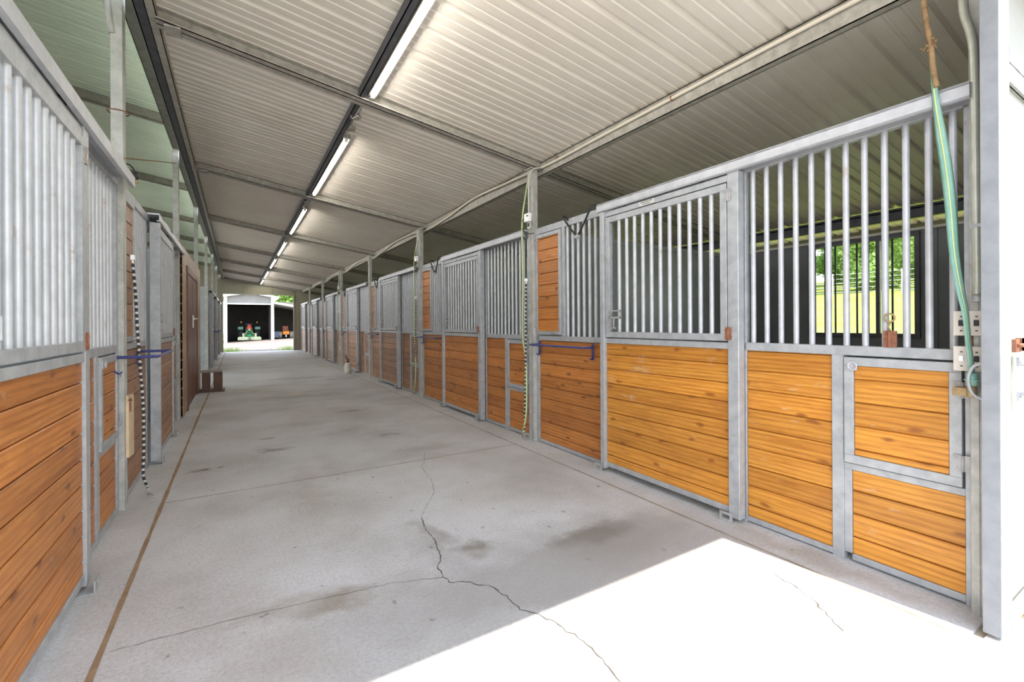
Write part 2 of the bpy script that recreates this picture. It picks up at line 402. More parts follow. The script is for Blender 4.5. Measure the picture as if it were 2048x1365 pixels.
# ------------------------------------------------------------------ setting: floor and grounds
mb = MB(); mb.box(-4.4, 6.6, Y0 + .03, YEND + .25, -.12, 0)
fl = struct('floor', mb, 'concrete')
mb = MB(); mb.box(-3.5, 2.98, -6, Y0 - .005, -.12, -.003)
struct('floor.001', mb, 'concrete')
def strip(pts, wd, z=.0012, jit=0):
    mb = MB(); P = [Vector((x, y, 0)) for x, y in pts]; L = []
    for i, p in enumerate(P):
        d = (P[min(i + 1, len(P) - 1)] - P[max(i - 1, 0)]).normalized(); n = Vector((-d.y, d.x, 0))
        ww = wd(i) if callable(wd) else wd
        L.append((mb.bm.verts.new(p + n * ww + Vector((0, 0, z))), mb.bm.verts.new(p - n * ww + Vector((0, 0, z)))))
    for a, b in zip(L, L[1:]): mb.bm.faces.new((a[0], a[1], b[1], b[0]))
    return mb
def wobble(pts, step=.03, amp=.008, seed=1):
    rnd = random.Random(seed); out = []
    for a, b in zip(pts, pts[1:]):
        L = math.dist(a, b); n = max(1, int(L / step))
        for i in range(n):
            t = i / n; out.append((a[0] + (b[0] - a[0]) * t + rnd.uniform(-amp, amp), a[1] + (b[1] - a[1]) * t + rnd.uniform(-amp, amp)))
    out.append(pts[-1]); return out
crackA = [(1.643, 4.46), (1.53, 4.14), (1.452, 4.025), (1.402, 3.644), (1.321, 3.358), (1.185, 3.154), (1.073, 2.971), (1.032, 2.776), (1.024, 2.585), (.98, 2.405), (.928, 2.314), (.913, 2.209), (.925, 2.147), (1.012, 2.093), (1.042, 2.038), (1.084, 2.012), (1.1, 1.937), (1.112, 1.872), (1.111, 1.77), (1.151, 1.728), (1.168, 1.672), (1.2, 1.592), (1.193, 1.54), (1.223, 1.511), (1.217, 1.454), (1.222, 1.384), (1.208, 1.27), (1.197, 1.22), (1.25, 1.0), (1.2, .8), (1.24, .63)]
rw = random.Random(3)
w_ = wobble(crackA, .02, .006)
strip(w_, lambda i: rw.uniform(.0012, .0042) * (.45 if w_[i][1] > 2.95 else 1)).build('crack', 'crack', fl)
w2 = wobble([(.913, 2.209), (.66, 2.296), (.335, 2.341), (.045, 2.384), (-.231, 2.404), (-.444, 2.414)], .03, .006, 4)
strip(w2, lambda i: rw.uniform(.0004, .0016)).build('crack', 'crack', fl)
w3 = wobble([(2.393, 1.315), (2.367, 1.175), (2.3, 1.054), (2.25, .981), (2.202, .919)], .02, .008, 5)
strip(w3, lambda i: rw.uniform(.001, .004)).build('crack', 'crack', fl)
XJL, XJR = -.475, 2.60
w4 = wobble([(XJL, Y0 + .04), (XJL - .01, 8), (XJL + .09, 11), (XJL, 18), (XJL, YEND)], .12, .004, 6)
w4 = [(x if x < XJL + .2 else x, y) for x, y in w4]
strip([(XJL + (x - XJL) * .12, y) for x, y in w4], lambda i: .011 + rw.uniform(-.003, .004), .002).build('expansion_joint', 'joint_wood', fl)
w5 = wobble([(XJR, Y0 + .04), (XJR, YEND)], .12, .002, 8)
strip(w5, lambda i: .008 + rw.uniform(-.002, .002), .0015).build('expansion_joint', 'joint_dark', fl)
for k in range(1, 7):
    yy = Y0 + k * ST - (.04 if k == 1 else 0)
    strip(wobble([(XJL, yy), (XJR, yy)], .1, .002, 20 + k), lambda i: .006 + rw.uniform(-.0015, .002), .0013).build('expansion_joint', 'joint_dark', fl)
strip([(-.7, Y0 + .012), (2.9, Y0 + .012)], .03, -.012).build('expansion_joint', mottled('sandy_joint_filler', (.30, .25, .19), (.42, .36, .28), 14, .9, bmp=.5), fl)

def grid_mesh(x0, x1, y0, y1, nx, ny, zf):
    mb = MB(); V = [[mb.bm.verts.new((x0 + (x1 - x0) * i / nx, y0 + (y1 - y0) * j / ny, zf(x0 + (x1 - x0) * i / nx, y0 + (y1 - y0) * j / ny))) for j in range(ny + 1)] for i in range(nx + 1)]
    for i in range(nx):
        for j in range(ny):
            f = mb.bm.faces.new((V[i][j], V[i + 1][j], V[i + 1][j + 1], V[i][j + 1])); f.smooth = True
    return mb
struct('ground', grid_mesh(-40, 7.6, -30, YEND + .3, 20, 20, lambda x, y: -.06), 'dirt')
def yard_z(x, y):
    t = min(1, max(0, (y - YEND - 1) / 8)); return -.05 + t * .055 * max(-1., x + 1.2)
struct('ground.001', grid_mesh(-30, 7.6, YEND + .3, 90, 24, 40, yard_z), 'gravel')
def past_z(x, y):
    return -.06 + max(0, x - 8.5) * .112 + .05 * math.sin(x * .7) * math.sin(y * .4)
struct('ground.002', grid_mesh(7.6, 75, -40, 90, 50, 40, past_z), 'pasture')

# ------------------------------------------------------------------ setting: roofs
def ribbed(x0, x1, y0, y1, zf, name, mat):
    P = .3048; prof = []; y = y0 - (y0 - Y0) % P; mb = MB(); pts = []
    while y < y1 + P:
        pts += [(y, 0), (y + .012, .030), (y + .040, .030), (y + .058, 0), (y + .125, 0), (y + .131, .008), (y + .149, .008), (y + .155, 0), (y + .215, 0), (y + .221, .008), (y + .239, .008), (y + .245, 0)]
        y += P
    pts = [(min(max(a, y0), y1), b) for a, b in pts if y0 - .07 < a < y1 + .07]
    A = [mb.bm.verts.new((x0, a, zf(x0) + b)) for a, b in pts]; B = [mb.bm.verts.new((x1, a, zf(x1) + b)) for a, b in pts]
    for i in range(len(pts) - 1):
        if pts[i + 1][0] - pts[i][0] > 1e-6: mb.bm.faces.new((A[i], A[i + 1], B[i + 1], B[i]))
    o = struct(name, mb, mat)
    so_ = o.modifiers.new('sheet', 'SOLIDIFY'); so_.thickness = .003; so_.offset = 1
    return o
ribbed(-.60, 7.25, YF, YEND + .6, zr, 'ceiling', 'ceil')
ribbed(-4.9, -.30, YF, YEND + .6, zl, 'ceiling.001', 'ceil_green')

def prism_x(mb, xs, zfun, y0, y1, dz0, dz1):
    """a beam running along x under a sloping roof"""
    a, b = xs; V = [mb.bm.verts.new((x, y, zfun(x) + dz)) for x in (a, b) for y in (y0, y1) for dz in (dz0, dz1)]
    for f in ((0, 1, 3, 2), (4, 6, 7, 5), (0, 4, 5, 1), (2, 3, 7, 6), (0, 2, 6, 4), (1, 5, 7, 3)): mb.bm.faces.new([V[i] for i in f])
# rafters over the aisle and right stalls: a pair of channels back to back
ST_TXT = ['at the open near end', 'at the second pair of posts', 'at the third pair of posts', 'at the fourth pair of posts', 'at the fifth pair of posts', 'at the sixth pair of posts', 'at the seventh pair of posts', 'against the far end wall']
for k in range(0, 8):
    yc = Y0 + k * ST + (.03 if k == 0 else 0) - (.08 if k == 7 else 0)
    t = thing('roof_rafter', 'grey steel rafter under the cream roof ' + ST_TXT[k], 'rafter', (0, yc, zr(1.08) - .1), 0, 'rafters under the cream roof')
    oz = Vector((0, -yc, -(zr(1.08) - .1)))
    mb = MB()
    for sg in (-1, 1):
        a, b = sorted((sg * .004, sg * .012)); prism_x(mb, (-.50, 7.1), zr, yc + a, yc + b, -.105, -.002)
        a, b = sorted((sg * .004, sg * .064)); prism_x(mb, (-.50, 7.1), zr, yc + a, yc + b, -.105, -.097)
        prism_x(mb, (-.50, 7.1), zr, yc + a, yc + b, -.010, -.002)
        a, b = sorted((sg * .059, sg * .064)); prism_x(mb, (-.50, 7.1), zr, yc + a, yc + b, -.105, -.085)
    mb.build('channel', 'beam', t, oz)
    for xx in (-.40, 2.86):
        mb = MB(); mb.box(xx - .05, xx + .05, yc - .070, yc + .070, zr(xx) - .125, zr(xx) - .112); mb.build('end_plate', 'beam', t, oz)
for k in range(0, 8):
    yc = Y0 + k * ST + (.03 if k == 0 else 0) - (.08 if k == 7 else 0)
    t = thing('roof_rafter', 'grey steel rafter under the pale green roof ' + ST_TXT[k], 'rafter', (-2.5, yc, zl(-2.5) - .12), 0, 'rafters under the green roof')
    oz = Vector((2.5, -yc, -(zl(-2.5) - .12)))
    mb = MB(); prism_x(mb, (-4.7, -.34), zl, yc - .05, yc - .044, -.12, -.002); prism_x(mb, (-4.7, -.34), zl, yc + .044, yc + .05, -.12, -.002)
    prism_x(mb, (-4.7, -.34), zl, yc - .05, yc + .05, -.125, -.117)
    prism_x(mb, (-4.7, -.34), zl, yc - .008, yc + .008, -.14, -.125)
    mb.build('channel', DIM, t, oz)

# long beams

def chan(mb, xa, xb, z0, z1, y0, y1, open_side):
    """C channel along y; open_side -1: open to -x"""
    t = .006
    web = (xb - t, xb) if open_side < 0 else (xa, xa + t)
    mb.box(web[0], web[1], y0, y1, z0, z1); mb.box(xa, xb, y0, y1, z0, z0 + t); mb.box(xa, xb, y0, y1, z1 - t, z1)
    lip = (xa, xa + t) if open_side < 0 else (xb - t, xb)
    mb.box(lip[0], lip[1], y0, y1, z0, z0 + .02); mb.box(lip[0], lip[1], y0, y1, z1 - .02, z1)
mb = MB(); chan(mb, 2.97, 3.03, 3.005, 3.15, YF, YEND, 1); struct('trim_1', mb, 'beam')
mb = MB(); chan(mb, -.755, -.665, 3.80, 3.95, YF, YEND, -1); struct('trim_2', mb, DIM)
mb = MB(); chan(mb, -.615, -.545, 3.60, 3.70, YF, YEND, -1); struct('trim_3', mb, 'darksteel')
mb = MB(); mb.box(-.545, -.49, YF, YEND, 3.60, 3.606); mb.box(-.496, -.49, YF, YEND, 3.60, 3.67); struct('trim_12', mb, 'beam')
mb = MB(); chan(mb, 6.44, 6.52, 2.475, 2.61, YF, YEND, -1); struct('trim_4', mb, 'darksteel')
# the light carrying strut line above the lamps
mb = MB(); mb.box(.955, .962, YF, YEND - .2, 3.375, zr(.96) - .004); mb.box(.955, 1.0, YF, YEND - .2, 3.375, 3.381)
struct('trim_5', mb, 'darksteel')  # dark steel paints in the shade on the strut's unlit side

# ------------------------------------------------------------------ setting: outer walls
def wall_panelled_x(name, x, y0, y1, z0, z1, holes, mat, th=.04):
    """wall in the plane x with rectangular holes (ya,yb,za,zb) and thin upright seams"""
    mb = MB(); ys = sorted(set([y0, y1] + [h[0] for h in holes] + [h[1] for h in holes]))
    for a, b in zip(ys, ys[1:]):
        hh = [h for h in holes if h[0] <= a + 1e-6 and h[1] >= b - 1e-6]
        if not hh: mb.box(x, x + th, a, b, z0, z1)
        else:
            h = hh[0]
            if h[2] > z0: mb.box(x, x + th, a, b, z0, h[2])
            if h[3] < z1: mb.box(x, x + th, a, b, h[3], z1)
    y = y0
    while y < y1:
        if not any(h[0] - .03 < y < h[1] + .03 for h in holes): mb.box(x - .012, x, y - .012, y + .012, z0, z1)
        y += .61
    return struct(name, mb, mat)
WY0, WY1, WZ0, WZ1 = 2.0, 3.065, 1.18, 2.285
wins = [(Y0 + k * ST + WY0 - Y0, Y0 + k * ST + WY1 - Y0, WZ0, WZ1) for k in range(7)]
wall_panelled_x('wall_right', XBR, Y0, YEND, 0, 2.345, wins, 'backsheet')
mb = MB(); mb.box(XBR - .02, XBR + .06, Y0, YEND, 2.345, 2.375); struct('trim_6', mb, 'conduit')
mb = MB(); mb.box(7.18, 7.2, YF, YEND, 2.40, 2.56); struct('trim_7', mb, 'cream')
for k in range(7):
    ya, yb = wins[k][:2]
    mb = MB(); f = .045
    for (a, b, c, d) in ((ya - f, ya, WZ0 - f, WZ1 + f), (yb, yb + f, WZ0 - f, WZ1 + f), (ya, yb, WZ0 - f, WZ0), (ya, yb, WZ1, WZ1 + f)):
        mb.box(XBR - .03, XBR + .05, a, b, c, d)
    wn = mb.build('window_%d' % (k + 1), 'darksteel'); wn['kind'] = 'structure'
    mb = MB(); mb.box(XBR - .02, XBR + .02, ya + .325, ya + .365, WZ0, WZ1); mb.build('mullion', 'darksteel', wn)
    for j in range(9):
        yy = ya + .09 + .118 * j
        if abs(yy - ya - .345) < .05: continue
        mb = MB(); mb.cyl((XBR, yy, WZ0), (XBR, yy, WZ1), .011, 8); mb.build('bar', 'darksteel', wn)
# left outer wall: low wall with an open bay between the tack room and the far stalls
mb = MB()
for a, b in ((Y0, Y0 + 3 * ST), (Y0 + 4 * ST, YEND)): mb.box(XBL - .04, XBL, a, b, 0, 2.7)
mb.box(XBL - .04, XBL, Y0, YEND, 3.6, zl(XBL)); struct('wall_left', mb, 'beige')
mb = MB()
for k in range(8): mb.box(XBL - .05, XBL + .05, Y0 + k * ST - .05, Y0 + k * ST + .05, 0, zl(XBL) - .12)
struct('trim_8', mb, 'post')

# end walls (far end has the drive-through opening)
def end_wall(name, y, th, x0, x1, zo, mat, full=True):
    mb = MB()
    zt = lambda x: (zl(x) if x < -.61 else zr(x)) - .004
    def panel(xa, xb, z0, ):
        V = [mb.bm.verts.new(v) for v in ((xa, y, z0), (xb, y, z0), (xb, y, zt(xb - 2e-3)), (xa, y, zt(xa + 2e-3)))]
        W = [mb.bm.verts.new(v.co + Vector((0, th, 0))) for v in V]
        mb.bm.faces.new(V); mb.bm.faces.new(W[::-1])
        for i in range(4): mb.bm.faces.new((V[i], W[i], W[(i + 1) % 4], V[(i + 1) % 4]))
    panel(XBL, -.61, 0)
    if x0 > -.61: panel(-.61, x0, 0)
    panel(x0 if x0 > -.61 else -.61, x1, zo); panel(x1, XBR, 0)
    return struct(name, mb, mat)
end_wall('wall_back', YEND + .02, .05, -.56, 2.545, 2.86, 'beige')
mb = MB(); mb.box(-.62, 2.62, YEND - .03, YEND + .02, 2.85, 2.93)
mb.box(-.66, -.56, YEND - .04, YEND + .09, 0, 2.86); mb.box(2.545, 2.60, YEND - .04, YEND + .09, 0, 2.86)
for xx in (.35, 1.02, 1.6, 2.55): mb.box(xx - .02, xx + .02, YEND - .02, YEND + .02, 2.93, zr(xx) - .05)
struct('trim_9', mb, 'beige')
# near end wall: only its right side can be seen past the door
mb = MB(); mb.box(2.93, XBR, Y0 - .02, Y0 + .03, 0, zr(XBR) - .1); struct('wall_front', mb, 'cream')
mb = MB(); mb.box(XBL, -.78, Y0 - .02, Y0 + .03, 0, 3.2); struct('wall_front.001', mb, 'cream')
# hood over the sliding door track
mb = MB(); mb.box(-1.2, 4.9, .345, .60, 2.95, 2.965); mb.box(-1.2, 4.9, .56, .60, 2.90, 2.95); struct('trim_10', mb, 'galv')
# stall partitions
def partition(name, x0, x1, y, mat):
    mb = MB(); mb.box(x0, x1, y - .012, y + .012, 0, 2.32); xx = x0
    while xx < x1 - .2:
        mb.box(xx, xx + .03, y - .022, y + .022, 0, 2.32); xx += .915
    mb.box(x0, x1, y - .028, y + .028, 2.32, 2.375)
    return struct(name, mb, mat)
for k in range(0, 8):
    partition('wall_partition', XR + .07, XBR - .04, Y0 + k * ST + (.05 if k == 0 else (-.05 if k == 7 else 0)), 'sheet')
for k in (0, 1, 2, 3, 4, 5, 6, 7):
    partition('wall_partition', XBL + .04, XL - .07, Y0 + k * ST + (.05 if k == 0 else (-.05 if k == 7 else 0)), 'sheet')

# ------------------------------------------------------------------ boards
def boards(mb, x0, x1, y0, y1, z0, z1, bh=.127, off=0):
    z = z0 - off
    while z < z1 - .004:
        a, b = max(z, z0), min(z + bh - .0065, z1)
        if b - a > .006: mb.box(x0, x1, y0, y1, a, b, bev=.004)
        z += bh
    mb.box(x0 + .016, x1 + .006, y0, y1, z0, z1)   # tongue behind the gaps
def bars(parent, xs, ys, z0, z1, r=.0155, name='bar'):
    for y in ys:
        mb = MB(); mb.cyl((xs, 0, z0), (xs, 0, z1), r, 14, caps=False)
        o = mb.build(name, 'galv_bar', parent); o.location = (0, y, 0)
def hinge(mb, x, y, z, w=.035, h=.075):
    mb.box(x - .004, x, y - w, y + w, z - h / 2, z + h / 2)
    mb.cyl((x - .006, y, z - h / 2), (x - .006, y, z + h / 2), .006, 8)
    for dy in (-.022, .022):
        for dz in (-.022, .022): mb.cyl((x - .008, y + dy, z + dz), (x, y + dy, z + dz), .005, 6)

# ------------------------------------------------------------------ stall front (local: x into the stall, y along the wall)
ZM0, ZM1 = 1.135, 1.187
def make_front(label):
    t = thing('stall_front', label, 'stall front', (0, 0, 0), 0, 'stall fronts along the aisle')
    F = MB(); X0, X1 = 0, .05
    def bx(a, b, c, d, x0=X0, x1=X1): F.box(x0, x1, a, b, c, d, bev=.002)
    bx(.055, .105, .0, H - .07)                         # end stile
    bx(.597, .655, .0, ZM0)                             # stile beside the feed door
    bx(.105, .597, .505, .540, .004); bx(.560, .597, .045, .505, .004)      # frame of the lower panel
    bx(.105, .56, .012, .045, .002)
    bx(1.158, 1.205, .0, H - .07)                       # stile hidden by the door
    bx(2.425, 2.510, .0, H - .07, .004)                 # door jamb
    bx(3.56, 3.61, .0, H - .07)
    bx(3.10, 3.145, ZM1, H - .07)
    for a, b in ((.105, 1.205), (2.47, 3.61)): bx(a, b, ZM0, ZM1); bx(a, b, H - .07, H)
    bx(1.205, 2.47, H - .07, H, .005)
    for a, b in ((.655, 1.158), (2.51, 3.56)): bx(a, b, .008, .04)
    F.build('frame', 'galv', t)
    B = MB(); boards(B, .010, .035, .655, 1.158, .04, ZM0, off=.05); B.build('wood_panel', 'wood_honey', t)
    B = MB(); boards(B, .010, .035, .105, .56, .045, .505, off=.03); B.build('wood_panel', 'wood_honey', t)
    B = MB(); boards(B, .010, .035, 2.51, 3.56, .04, ZM0, off=.05); B.build('wood_panel', 'wood_amber', t)
    bars(t, .025, [.147 + .0885 * i for i in range(12)], ZM1, H - .07)
    bars(t, .025, [2.565 + .0845 * i for i in range(7)], ZM1, H - .07)
    # feed door
    D = MB(); a, b, c, d, w = .112, .590, .546, 1.125, .045
    for q in ((a, b, c, c + w), (a, b, d - w, d), (a, a + w, c + w, d - w), (b - w, b, c + w, d - w)): D.box(-.012, .03, *q, bev=.002)
    fd = D.build('feed_door', 'galv', t)
    B = MB(); boards(B, -.002, .022, a + w, b - w, c + w, d - w, off=.09); B.build('wood_panel', 'wood_honey', fd)
    R = MB(); R.box(-.016, -.012, .525, .575, 1.055, 1.105); R.torus((-.024, .545, 1.080), .020, .004, 'x'); R.build('ring_pull', 'galv_bar', fd)
    for zz in (.66, 1.0):
        Hh = MB(); hinge(Hh, -.014, .108, zz); Hh.build('hinge', 'galv_rust', fd)
    # boarded shutter
    D = MB(); a, b, c, d, w = 3.150, 3.602, ZM1 + .01, H - .08, .04
    for q in ((a, b, c, c + w), (a, b, d - w, d), (a, a + w, c + w, d - w), (b - .025, b, c + w, d - w)): D.box(-.012, .03, *q, bev=.002)
    sh = D.build('shutter', 'galv', t)
    B = MB(); boards(B, -.004, .022, a + w, b - .025, c + w, d - w, off=.0); B.build('wood_panel', 'wood_amber', sh)
    for zz in (1.33, 2.2):
        Hh = MB(); hinge(Hh, -.014, 3.60, zz, .016, .11); Hh.build('hinge', 'galv_rust', sh)
    L = MB(); L.box(-.02, -.012, 3.17, 3.23, ZM1 + .012, ZM1 + .045); L.cyl((-.025, 3.16, ZM1 + .028), (-.025, 3.30, ZM1 + .028), .007, 8)
    L.build('latch', 'galv_rust', sh)
    # door track
    T = MB(); T.box(-.10, -.002, .06, 2.50, H - .012, H + .002); T.box(-.10, -.094, .06, 2.50, H - .068, H); T.box(-.006, -.002, .06, 2.50, H - .068, H)
    T.box(-.10, -.075, .06, 2.50, H - .070, H - .062); T.build('door_track', 'galv_bar', t)
    # floor guides
    for yy in (1.235, 2.475):
        G = MB(); G.box(-.118, -.112, yy - .045, yy + .045, .0, .018); G.box(-.118, -.112, yy - .045, yy + .045, .045, .062)
        G.box(-.118, -.112, yy - .045, yy - .028, .018, .045); G.box(-.118, -.112, yy + .028, yy + .045, .018, .045)
        G.box(-.118, -.002, yy - .045, yy + .045, .0, .004); G.build('door_guide', 'galv_rust', t)
    return t
def make_door(label):
    t = thing('sliding_stall_door', label, 'stall door', (0, 0, 0), 0, 'sliding stall doors')
    x0, x1 = -.076, -.030
    F = MB()
    def bx(a, b, c, d, p=x0, q=x1): F.box(p, q, a, b, c, d, bev=.002)
    bx(2.408, 2.458, .03, 2.308, -.102, -.022)
    bx(1.235, 2.408, 2.262, 2.308); bx(1.235, 2.408, 1.142, 1.185, -.080); bx(1.235, 2.408, .05, .088)
    fr = F.build('frame', 'galv', t)
    P = MB(); P.box(-.084, -.020, 1.158, 1.235, .025, 2.318, bev=.003); P.build('leading_post', 'galv', t)
    B = MB(); boards(B, -.070, -.045, 1.235, 2.408, .088, 1.142, off=.06); B.build('wood_panel', 'wood_honey', t)
    G = MB(); a, b, c, d, w = 1.240, 2.402, 1.196, 2.252, .048
    for q in ((a, b, c, c + w), (a, b, d - w, d), (a, a + w, c + w, d - w), (b - w, b, c + w, d - w)): G.box(-.086, -.042, *q, bev=.002)
    g = G.build('grille_gate', 'galv', t)
    bars(g, -.064, [1.365 + .0885 * i for i in range(11)], c + w, d - w)
    L = MB()   # latch loop in the corner of the grille
    L.box(-.090, -.084, 2.215, 2.355, 1.36, 1.375); L.box(-.090, -.084, 2.345, 2.358, 1.235, 1.42); L.box(-.090, -.084, 2.215, 2.225, 1.36, 1.43)
    L.box(-.090, -.084, 2.215, 2.355, 1.42, 1.432)
    L.tube([(-.09, 2.275, 1.36), (-.112, 2.272, 1.35), (-.112, 2.272, 1.28), (-.09, 2.275, 1.27)], .005, 8); L.box(-.090, -.084, 2.27, 2.355, 1.275, 1.283)
    L.build('latch', 'galv_rust', g)
    for zz in (1.245, 2.17):
        Hh = MB(); hinge(Hh, -.086, 1.228, zz, .022, .085); Hh.build('hinge', 'rust' if zz < 2 else 'galv_rust', g)
    R = MB()
    for yy in (1.45, 2.2): R.box(-.052, -.046, yy - .02, yy + .02, 2.30, 2.335); R.cyl((-.066, yy, 2.345), (-.036, yy, 2.345), .022, 14)
    R.build('roller', 'darksteel', t)
    return t

def text_mesh(body, size, mat, parent, loc, rot, name='lettering'):
    cu = bpy.data.curves.new(name, 'FONT'); cu.body = body; cu.size = size; cu.extrude = .0004; cu.align_x = 'CENTER'; cu.align_y = 'CENTER'
    tmp = bpy.data.objects.new('tmp', cu); COL.objects.link(tmp)
    bpy.context.view_layer.update()
    me = bpy.data.meshes.new_from_object(tmp.evaluated_get(bpy.context.evaluated_depsgraph_get()))
    bpy.data.objects.remove(tmp)
    me.materials.clear(); me.materials.append(M[mat])
    o = bpy.data.objects.new(name, me); COL.objects.link(o); o.parent = parent; o.location = loc; o.rotation_euler = rot
    return o

front0 = make_front(''); door0 = make_door('')
FR = {}
def side_txt(side, i, n): 
    return ('%s on the %s side of the aisle' % (ORD[i] if i < n - 1 or n == 1 else 'farthest', side))
right = [Y0 + k * ST for k in range(7)]
left = [Y0 + ST, Y0 + 2 * ST, Y0 + 5 * ST, Y0 + 6 * ST, Y0 + 7 * ST]
desc_r = ['stall front of bars and bright honey boards with feed door, nearest on the right',
          'stall front of grey bars and brown-orange boards, second on the right',
          'stall front of grey bars and brown boards, third on the right from the open end',
          'stall front with sprayer standing before it, fourth on the right',
          'stall front with pale sheen on its boards, fifth on the right',
          'stall front with pale sheen on its boards, sixth on the right, last but one',
          'stall front next to the far end wall on the right side']
desc_l = ['stall front of bars over orange boards, nearest on the left side',
          'stall front on the left with a pale board hanging on it, before the tack room',
          'stall front just beyond the open bay on the left',
          'stall front between two others on the left, beyond the open bay, last but one',
          'stall front next to the far end wall on the left side']
dd_r = ['sliding door with barred gate above bright honey pine boards, nearest on the right',
        'sliding door with barred gate above brown-orange boards, second on the right',
        'sliding door with barred gate and brown boards, third on the right',
        'sliding door behind the white sprayer jug, fourth on the right', 'sliding door with pale sheen, fifth on the right',
        'sliding door, sixth on the right, last but one', 'sliding door closest to the far end wall on the right']
dd_l = ['sliding door with white barred gate above orange boards, at the left edge of the view',
        'sliding door with wide grey end post on the left, just before the tack room',
        'sliding door on the left just beyond the open bay', 'sliding door on the left, last but one before the far end', 'sliding door closest to the far end wall on the left']
doors_r = []
for i, y in enumerate(right):
    f = front0 if i == 0 else dup(front0); d = door0 if i == 0 else dup(door0)
    f['label'] = desc_r[i]; d['label'] = dd_r[i]
    for o in (f, d): o.location = (XR, y, 0)
    doors_r.append(d); FR[i] = f
for i, y in enumerate(left):
    f = dup(front0, (XL, y, 0), PI, desc_l[i]); d = dup(door0, (XL - .006, y, 0), PI, dd_l[i])
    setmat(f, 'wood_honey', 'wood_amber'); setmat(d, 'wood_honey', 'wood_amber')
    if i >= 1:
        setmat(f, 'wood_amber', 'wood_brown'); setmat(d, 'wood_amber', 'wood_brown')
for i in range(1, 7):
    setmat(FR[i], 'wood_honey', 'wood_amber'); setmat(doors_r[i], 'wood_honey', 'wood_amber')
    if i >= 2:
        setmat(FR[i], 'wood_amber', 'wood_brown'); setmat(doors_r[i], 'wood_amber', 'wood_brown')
# maker's sticker on the two nearest right doors
for i in (0, 1):
    sb = MB(); sb.box(-.0775, -.076, 1.86, 2.01, 2.268, 2.304); st = sb.build('sticker', 'sticker', doors_r[i])
    text_mesh('BARNMASTER', .020, 'ink', st, (-.078, 1.935, 2.292), (PI / 2, 0, -PI / 2))
    text_mesh('1-800-500-BARN', .012, 'ink', st, (-.078, 1.935, 2.276), (PI / 2, 0, -PI / 2))

# ------------------------------------------------------------------ posts
def make_post(x, y, z1, label, wide=.10, mat='post'):
    t = thing('steel_post', label, 'post', (x, y, 0), 0, 'steel posts carrying the roof')
    mb = MB(); h = wide / 2
    mb.box(-.034, .034, -h, -h + .040, 0, z1, bev=.002); mb.box(-.034, .034, h - .040, h, 0, z1, bev=.002); mb.box(-.024, .030, -h + .040, h - .040, 0, z1)
    mb.build('shaft', mat, t)
    mb = MB(); mb.box(-.040, -.034, -h, h, z1 - .22, z1 - .02); mb.build('cap_plate', 'beam', t)
    return t
PT = ['in the second row from the entrance', 'in the third row', 'in the fourth row', 'in the fifth row', 'in the sixth row', 'in the seventh row']
for k in range(1, 7):
    make_post(2.873, Y0 + k * ST, zr(2.845) - .105, 'grey steel post right of the aisle ' + PT[k - 1])
for k in range(1, 7):
    if k == 1:
        t = make_post(-.722, Y0 + k * ST, 3.80, 'stained steel post with a pipe flare at its top, nearest on the left')
        mb = MB(); mb.tube([(-.060, -.06, 3.80), (-.055, -.055, 3.66), (-.038, -.045, 3.50), (-.022, -.04, 3.40)], .022, 10); mb.build('brace', 'post', t)
        mb = MB(); mb.torus((0, 0, 2.86), .060, .004, 'z'); mb.build('wire_tie', 'rust', t)
    else: make_post(-.722, Y0 + k * ST, 3.80, 'grey steel post left of the aisle ' + PT[k - 1], .085)
# near right corner post beside the electrical boxes
t = thing('steel_post', 'tall grey steel corner post behind the pipe and switch plates', 'post', (2.885, .628, 0))
mb = MB(); mb.box(-.05, .05, .005, .048, 0, 3.02, bev=.002); mb.box(-.05, -.042, -.045, .0, 0, 3.02); mb.box(-.05, .05, -.045, -.038, 0, 3.02); mb.box(-.056, -.05, .018, .034, 0, 2.3)
mb.build('shaft', 'post', t)
mb = MB(); mb.box(-.052, -.049, -.03, -.018, 1.78, 1.80); mb.box(-.053, -.049, -.030, -.010, 2.20, 2.225); mb.build('slot', 'black', t)

